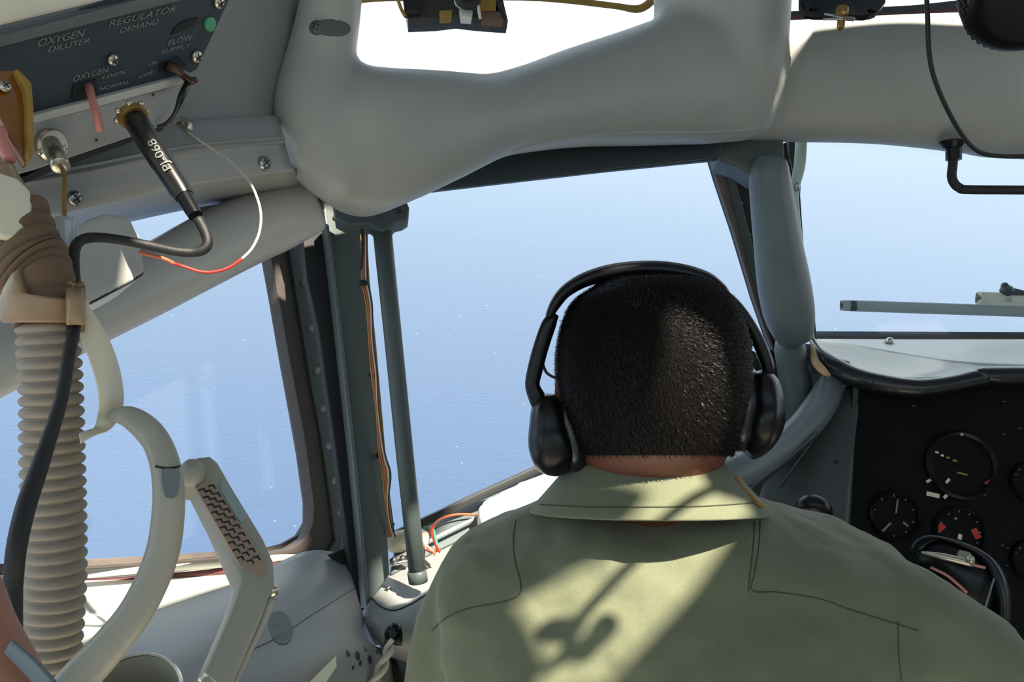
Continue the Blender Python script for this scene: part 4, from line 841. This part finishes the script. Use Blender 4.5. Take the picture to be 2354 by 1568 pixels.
# instrument panel
PI = Plane((1965, 900, 1.42), (2400, 900, 1.40), (1960, 1300, 1.34))
ip = thing('instrument_panel', 'black flight instrument panel under the leather hood at right', 'instrument panel', PI.hit(2200, 1500, -.05))
link('panel_plate', slab([(1972, 880), (3300, 862), (3300, 1900), (1940, 1900), (1948, 1240), (1960, 1050)], PI, .03, bevel=.001), M['gauge'], ip)
link('panel_edge', slab([(1962, 890), (1974, 890), (1962, 1060), (1952, 1250), (1944, 1500), (1932, 1500), (1942, 1250), (1950, 1060)], PI, .02, off=.004), M['dark'], ip)
def gauge(cx, cy, r, kind):
    g = thing(kind[0], kind[1], 'gauge', PI.hit(cx, cy, .0), 'flight instruments')
    c = PI.hit(cx, cy, 0); rm = (PI.hit(cx + r, cy) - c).length
    link('case_rim', lathe(c, PI.n, [(rm * .9, .0), (rm * 1.06, 0), (rm * 1.06, .008), (rm * .98, .012), (rm * .9, .008), (rm * .9, 0)], 40, False), M['ring'], g)
    link('dial', lathe(c, PI.n, [(0, 0), (rm * .92, 0), (rm * .92, .003), (0, .003)], 40), M['gauge'], g)
    return g, c, rm
def mark(g, a, b, wd, m, name='marking', off=.0045):
    pa, pb = PI.hit(*a, off), PI.hit(*b, off); t = (pb - pa).normalized(); s = PI.n.cross(t) * wd
    link(name, slab3([pa - s, pb - s, pb + s, pa + s], PI.n, .0008), M[m], g)
PALE = 'letter'
g, c, rm = gauge(2207, 1070, 78, ('attitude_gauge', 'largest round gauge on the black panel, with yellow markings'))
for a, b, wd, m in (((2130, 1108), (2143, 1101), .0022, 'cream'), ((2175, 1110), (2183, 1101), .0022, 'cream'), ((2130, 1134), (2160, 1141), .0034, 'cream'), ((2170, 1145), (2180, 1135), .0024, 'cream'), ((2258, 1127), (2266, 1138), .0022, 'cream'), ((2278, 1098), (2288, 1104), .0034, 'white'), ((2150, 1039), (2158, 1041), .0016, 'cream'), ((2163, 1046), (2170, 1048), .0016, 'cream'), ((2176, 1051), (2184, 1053), .0016, 'gold'), ((2190, 1058), (2200, 1060), .0016, 'gold'), ((2200, 1086), (2224, 1092), .0014, 'brass'), ((2264, 1112), (2276, 1106), .0024, 'red')):
    mark(g, a, b, wd, m)
link('top_screw', ball(c + (PI.hit(2204, 1001) - c) + PI.n * .009, .004, 10), M['chrome'], g)
g, c, rm = gauge(2055, 1186, 56, ('altitude_gauge', 'smaller dark round gauge left of the large one, white needle pointing up'))
mark(g, (2060, 1180), (2064, 1148), .0014, 'letter', 'needle'); 
for a in range(0, 360, 36):
    x, y = 2055 + 44 * math.sin(R(a)), 1186 - 44 * math.cos(R(a)); mark(g, (x, y), (x + 6 * math.sin(R(a)), y - 6 * math.cos(R(a))), .0009, 'letter')
mark(g, (2028, 1222), (2048, 1202), .0018, 'letter', 'needle'); mark(g, (2076, 1200), (2088, 1210), .0018, 'letter')
g, c, rm = gauge(2205, 1224, 58, ('compass_gauge', 'round gauge with two red flags below the large one'))
for a, b, wd, m in (((2152, 1222), (2170, 1206), .005, 'red'), ((2238, 1216), (2250, 1238), .005, 'red'), ((2206, 1240), (2208, 1228), .003, 'cream'), ((2195, 1190), (2200, 1194), .002, 'letter')): mark(g, a, b, wd, m)
for a in range(0, 360, 30):
    x, y = 2205 + 46 * math.sin(R(a)), 1224 - 46 * math.cos(R(a)); mark(g, (x, y), (x + 5 * math.sin(R(a)), y - 5 * math.cos(R(a))), .0008, 'letter')
for (x, y, lb) in ((2370, 1110, 'round gauge cut by the right edge beside the large gauge'), (2370, 1290, 'round gauge cut by the right edge, lower of the two there')):
    g, c, rm = gauge(x, y, 48, ('round_gauge', lb))
    for a in range(180, 361, 20):
        xx, yy = x + 38 * math.sin(R(a)), y - 38 * math.cos(R(a)); mark(g, (xx, yy), (xx + 5 * math.sin(R(a)), yy - 5 * math.cos(R(a))), .0009, 'letter')
for (x, y) in ((2100, 933), (2308, 923), (2308, 998), (2345, 985), (2316, 1300), (2318, 1260), (2304, 1253)): link('panel_screw', ball(PI.hit(x, y, .001), .0032, 8, (1.3, .6, .6)), M['dark'], ip)
# side panel in front of instruments and swooping frame tube
sp_ = patch([[(1900, 880, 1.50), (1940, 885, 1.46), (1972, 890, 1.43)], [(1820, 1000, 1.42), (1900, 1010, 1.38), (1962, 1040, 1.35)], [(1740, 1160, 1.32), (1850, 1180, 1.28), (1946, 1260, 1.24)], [(1740, 1400, 1.30), (1850, 1420, 1.26), (1940, 1500, 1.22)]], .01, 5, 5)
sd = struct(link('wall_side', sp_, mat('side_panel_paint', (72, 78, 75), .5, var=.1))); tsd = bvh(sp_)
link('crease', seam(tsd, [(1930, 930), (1890, 985), (1840, 1050), (1790, 1120)], .003, 5), M['slate'], sd)
p, n = onn(tsd, 1924, 1063)
if p: screw(p, n, .004, sd, 'dark')
fr = blob([pt([(1930, 850, 1.50, 30, .03), (1905, 900, 1.46, 34, .035), (1870, 955, 1.40, 36, .035), (1820, 1010, 1.34, 36, .035), (1760, 1055, 1.28, 38, .035), (1690, 1090, 1.22, 44, .035), (1620, 1120, 1.18, 46, .035)], 6, 24, 2.3)], .005, 5)
fc0 = thing('frame_cover', 'thick curved blue grey frame cover sweeping down from the hood behind the head', 'frame', P(1870, 955, 1.40))
link('tube', fr, M['paint_dk'], fc0)
f2 = pt([(1870, 1000, 1.33, 10, .01), (1800, 1060, 1.27, 12, .012), (1740, 1105, 1.22, 13, .012), (1690, 1150, 1.18, 13, .012)], 6, 14)
link('edge_strip', f2, M['dark'], fc0)
link('web', patch([[(1800, 800, 1.60), (1850, 790, 1.60), (1900, 800, 1.60)], [(1800, 880, 1.56), (1860, 870, 1.56), (1920, 850, 1.55)], [(1790, 960, 1.50), (1850, 940, 1.50), (1900, 900, 1.50)], [(1640, 1070, 1.36), (1740, 1040, 1.36), (1830, 980, 1.40)]], .01, 4, 4), M['slate'], fc0)
bkn = thing('rotary_control', 'black glossy knob on the side panel just above the right shoulder', 'knob', P(1868, 1180, 1.12))
link('knob_cap', blob([pt([(1838, 1176, 1.12, 14, .01), (1850, 1164, 1.12, 22, .016), (1872, 1162, 1.12, 26, .018), (1892, 1172, 1.12, 22, .016), (1904, 1190, 1.12, 12, .01)], 5, 18)], .003, 3), M['blackgl'], bkn)
link('knob_base', cyl(P(1870, 1180, 1.12), P(1900, 1240, 1.20), .014, 16), M['black'], bkn)
# control yoke
yk = thing('control_yoke', 'black control yoke with a clip at its hub behind the right shoulder', 'yoke', P(2200, 1560, 1.06))
ypts = [(2096, 1262, 1.10, 4, .006), (2110, 1243, 1.10, 4, .006), (2140, 1234, 1.10, 4, .006), (2190, 1245, 1.09, 6, .008), (2245, 1268, 1.08, 9, .012), (2280, 1300, 1.07, 14, .014), (2300, 1345, 1.06, 17, .016), (2308, 1400, 1.05, 15, .016), (2300, 1450, 1.04, 14, .016), (2280, 1500, 1.03, 14, .015)]
link('rim', pt(ypts, 6, 16), M['yoke'], yk)
link('hub', blob([pt([(2110, 1290, 1.11, 30, .02), (2160, 1290, 1.10, 52, .03), (2210, 1330, 1.09, 70, .035), (2250, 1380, 1.08, 60, .03), (2270, 1430, 1.07, 30, .02)], 5, 20)], .004, 4), M['blackgl'], yk)
cp = link('clip', join([tube([P(2118, 1270, 1.055), P(2170, 1280, 1.05), P(2236, 1296, 1.045)], [.0015, .0042, .0045], 10, 4), slab([(2200, 1282), (2206, 1264), (2230, 1270), (2242, 1290), (2238, 1300), (2204, 1292)], Plane((2200, 1290, 1.05), (2240, 1296, 1.05), (2210, 1264, 1.06)), .004), ball(P(2231, 1286, 1.04), .005, 10)]), M['clip'], yk); cp['label'] = 'bright metal clip'
link('pin', ptw([(2236, 1298, 1.045), (2250, 1302, 1.045), (2264, 1305, 1.045)], .0018), M['pink'], yk)
link('trim_line', ptw([(2140, 1305, 1.03), (2175, 1322, 1.03), (2200, 1342, 1.03), (2222, 1362, 1.03)], .0018), M['pink'], yk)
link('horn_edge', ptw([(2285, 1330, 1.05), (2270, 1380, 1.04), (2258, 1420, 1.04)], .0012), M['letter'], yk)
link('column', cyl(P(2210, 1340, 1.12), P(2200, 1900, 1.2), .03, 20), M['blackgl'], yk)
# wiper outside
wp = thing('windscreen_wiper', 'grey wiper blade lying across the outside of the windscreen', 'wiper', P(2200, 720, 1.93))
link('blade', pt([(1956, 703, 1.93, 11, .010), (1962, 703, 1.93, 13, .010), (2354, 716, 1.96, 13, .010), (2900, 735, 2.0, 13, .010)], 2, 12, 4), mat('wiper_grey', (150, 156, 156), .5), wp)
link('blade_tip', pt([(1954, 703, 1.925, 12, .011), (1966, 703, 1.925, 12, .011)], 1, 8, 5), M['dark'], wp)
link('carrier', pt([(2274, 686, 1.93, 14, .014), (2300, 687, 1.93, 15, .014), (2900, 706, 1.97, 15, .014)], 2, 12, 4), M['wire'], wp)
link('nut', join([ball(P(2315, 668, 1.92), .016, 10, (1, 1, .8)), ball(P(2310, 658, 1.92), .009, 8), tube([P(2320, 670, 1.92), P(2354, 674, 1.92), P(2420, 680, 1.92)], [.01, .006, .006], 8)]), M['dark'], wp)
link('bolt', ball(P(2322, 690, 1.91), .005, 8), M['chrome'], wp)
sc_ = thing('sill_bolt', 'small bright bolt standing on the white windscreen base', 'bolt', P(2045, 790, 1.74))
link('washer', lathe(P(2045, 792, 1.72), (0, -.25, 1), [(0, 0), (.012, 0), (.012, .002), (0, .002)], 18), M['chrome'], sc_); link('head', ball(P(2045, 784, 1.72), .008, 10), M['steel'], sc_)
# black grab handle under the windscreen beam
gh = thing('grab_handle', 'black bent tube handle hanging below the padded beam at right', 'handle', P(2190, 340, 1.36))
bt = tube([P(2192, 352, 1.36), P(2190, 380, 1.36), P(2188, 405, 1.36), P(2194, 422, 1.36), P(2206, 432, 1.36), P(2225, 436, 1.36), P(2354, 437, 1.37), P(2560, 440, 1.39), P(2585, 436, 1.39), P(2600, 420, 1.39), P(2602, 345, 1.39)], .0072, 14, 5)
link('tube', bt, M['black'], gh)
link('socket', join([cyl(P(2192, 336, 1.36), P(2192, 368, 1.36), .012, 18), lathe(P(2190, 338, 1.36), UP, [(0, -.002), (.014, -.002), (.020, .006), (.020, .009), (0, .009)], 20)]), M['blackgl'], gh)
# hanging cord
tag(link('cord', ptw([(2127, -60, 1.10), (2132, 30, 1.10), (2135, 110, 1.11), (2145, 170, 1.12), (2170, 235, 1.14), (2205, 300, 1.17), (2240, 342, 1.19), (2280, 357, 1.20), (2354, 359, 1.21), (2480, 352, 1.22), (2600, 310, 1.22), (2680, 200, 1.2), (2700, 60, 1.2)], .0032, 6), M['black']), 'thin black cord hanging from above across the padded beam at right', 'cord')
# black ribbed fan or lamp top right
lm = thing('ribbed_speaker', 'round black device with a ribbed rim in the top right corner', 'fan', P(2340, 60, 1.0))
c = P(2385, -18, 1.02); ax = (P(2400, 60, .99) - P(2385, -40, 1.04)).normalized(); ax = (-FW * .55 - UP * .83 + RT * -.05).normalized()
link('housing', lathe(c, ax, [(0, -.05), (.070, -.05), (.079, -.035), (.079, .008), (.070, .016), (.055, .018), (0, .018)], 56), M['blackgl'], lm)
u = ax.orthogonal().normalized(); v = ax.cross(u); rbs = []
for k in range(46):
    g = k / 46 * 2 * math.pi; d = u * math.cos(g) + v * math.sin(g); b_ = c + d * .080
    rbs.append(tube([b_ - ax * .032, b_ + ax * .004], .0026, 5))
link('ribs', join(rbs), M['black'], lm)
# bracket plate at top by the pillar
bp = thing('mirror_bracket', 'black bracket plate with two round holes and a brass pin, at the top', 'bracket', P(1937, 40, 1.2))
PBk = Plane((1840, 0, 1.12), (2040, 0, 1.14), (1940, 50, 1.10))
circ = lambda cx, cy, r: [(cx + r * math.cos(R(a)), cy + r * .6 * math.sin(R(a))) for a in range(0, 360, 30)]
link('plate', slab(sm([(1840, -40), (1840, 10), (1852, 30), (1875, 34), (1900, 34), (1990, 36), (2015, 30), (2036, 5), (2040, -40)], 1, True), PBk, .008, [circ(1868, 23, 10), circ(2002, 26, 9)], .001), M['blackgl'], bp)
link('pin', lathe(P(1936, 20, 1.09), P(1932, 70, 1.08) - P(1936, 20, 1.09), [(0, 0), (.008, 0), (.008, .010), (.0048, .012), (.0048, .028), (.0035, .031), (0, .031)], 20), M['brass'], bp)
link('cotter_wire', join([ptw([(1895, 32, 1.09), (1915, 36, 1.085), (1932, 40, 1.08), (1960, 42, 1.085), (1965, 44, 1.085)], .0016), ptw([(1893, 44, 1.09), (1930, 44, 1.08), (1962, 46, 1.085)], .0016)]), M['chrome'], bp)
# gadgets hanging in the eyebrow window (top centre)
ev = thing('hanging_gear', 'cluster of black and brown fittings with a white cube, hanging at the top centre', 'equipment', P(1040, -20, 1.2))
PE = Plane((930, 0, 1.22), (1170, 0, 1.24), (1050, 45, 1.22))
link('tray', slab([(925, -30), (938, 44), (1000, 42), (1050, 36), (1100, 42), (1168, 47), (1150, -30)], PE, .03, bevel=.001), mat('tray_dark', (52, 50, 44), .5, var=.2, vscale=60), ev)
for m, pts in (('black', [(926, -20), (930, 26), (966, 24), (970, -20)]), ('gold', [(1104, -6), (1104, 24), (1140, 24), (1140, -6)]), ('hosebrown', [(1106, 25), (1108, 44), (1158, 46), (1148, 26)]), ('gold', [(1010, 24), (1012, 38), (1038, 36), (1040, 22)]), ('dark', [(1142, 6), (1150, 4), (1168, 46), (1152, 44)])):
    link('fitting', slab(pts, PE, .016, off=.012, bevel=.001), M[m], ev)
link('white_cube', slab([(1056, 19), (1080, 18), (1087, 26), (1084, 40), (1060, 38)], PE, .016, off=.016, bevel=.0015), M['white'], ev)
link('ring', tube([P(1063 + 16 * math.cos(R(a)), 4 + 14 * math.sin(R(a)), 1.195) for a in range(0, 361, 20)], .0022, 8), M['chrome'], ev)
link('black_hose', ptw([(1058, -40, 1.19), (1062, 4, 1.19), (1080, 12, 1.19), (1096, 0, 1.19), (1100, -40, 1.19)], .007), M['black'], ev)
link('strap', ptw([(912, -10, 1.2), (922, 20, 1.2), (932, 38, 1.2)], .0025), M['gold'], ev)
link('frame_rod', ptw([(1092, -20, 1.19), (1100, 20, 1.19), (1104, 43, 1.19)], .0022), M['wire'], ev)

# unseen lead and connector, added to cast shadows on the shirt
def above(px, py, d, z): p = P(px, py, d); return p + SUN * ((z - p.z) / SUN.z)
rc_ = thing('shadow_lead', 'added black lead with a bulky connector, out of view, casting shadows on the shirt', 'lead', above(1400, 1440, .67, 1.62))
link('lead', tube([above(1640, 1185, .735, 1.66), above(1560, 1225, .725, 1.64), above(1470, 1290, .712, 1.62), above(1380, 1370, .69, 1.61), above(1330, 1430, .68, 1.60), above(1300, 1500, .665, 1.62), above(1250, 1500, .665, 1.72), above(1230, 1480, .67, 2.04)], .0045, 10, 6), M['black'], rc_)
link('connector', blob([ball(above(1290, 1440, .68, 1.60), .013, 16, (1.4, .8, .8)), ball(above(1400, 1430, .67, 1.60), .010, 16, (1.1, 1.2, .7)), ball(above(1350, 1480, .665, 1.60), .012, 16, (1.0, .7, .7)), tube([above(1290, 1440, .68, 1.60), above(1350, 1480, .665, 1.60), above(1400, 1430, .67, 1.60)], .005, 10)], .003, 3), M['black'], rc_)
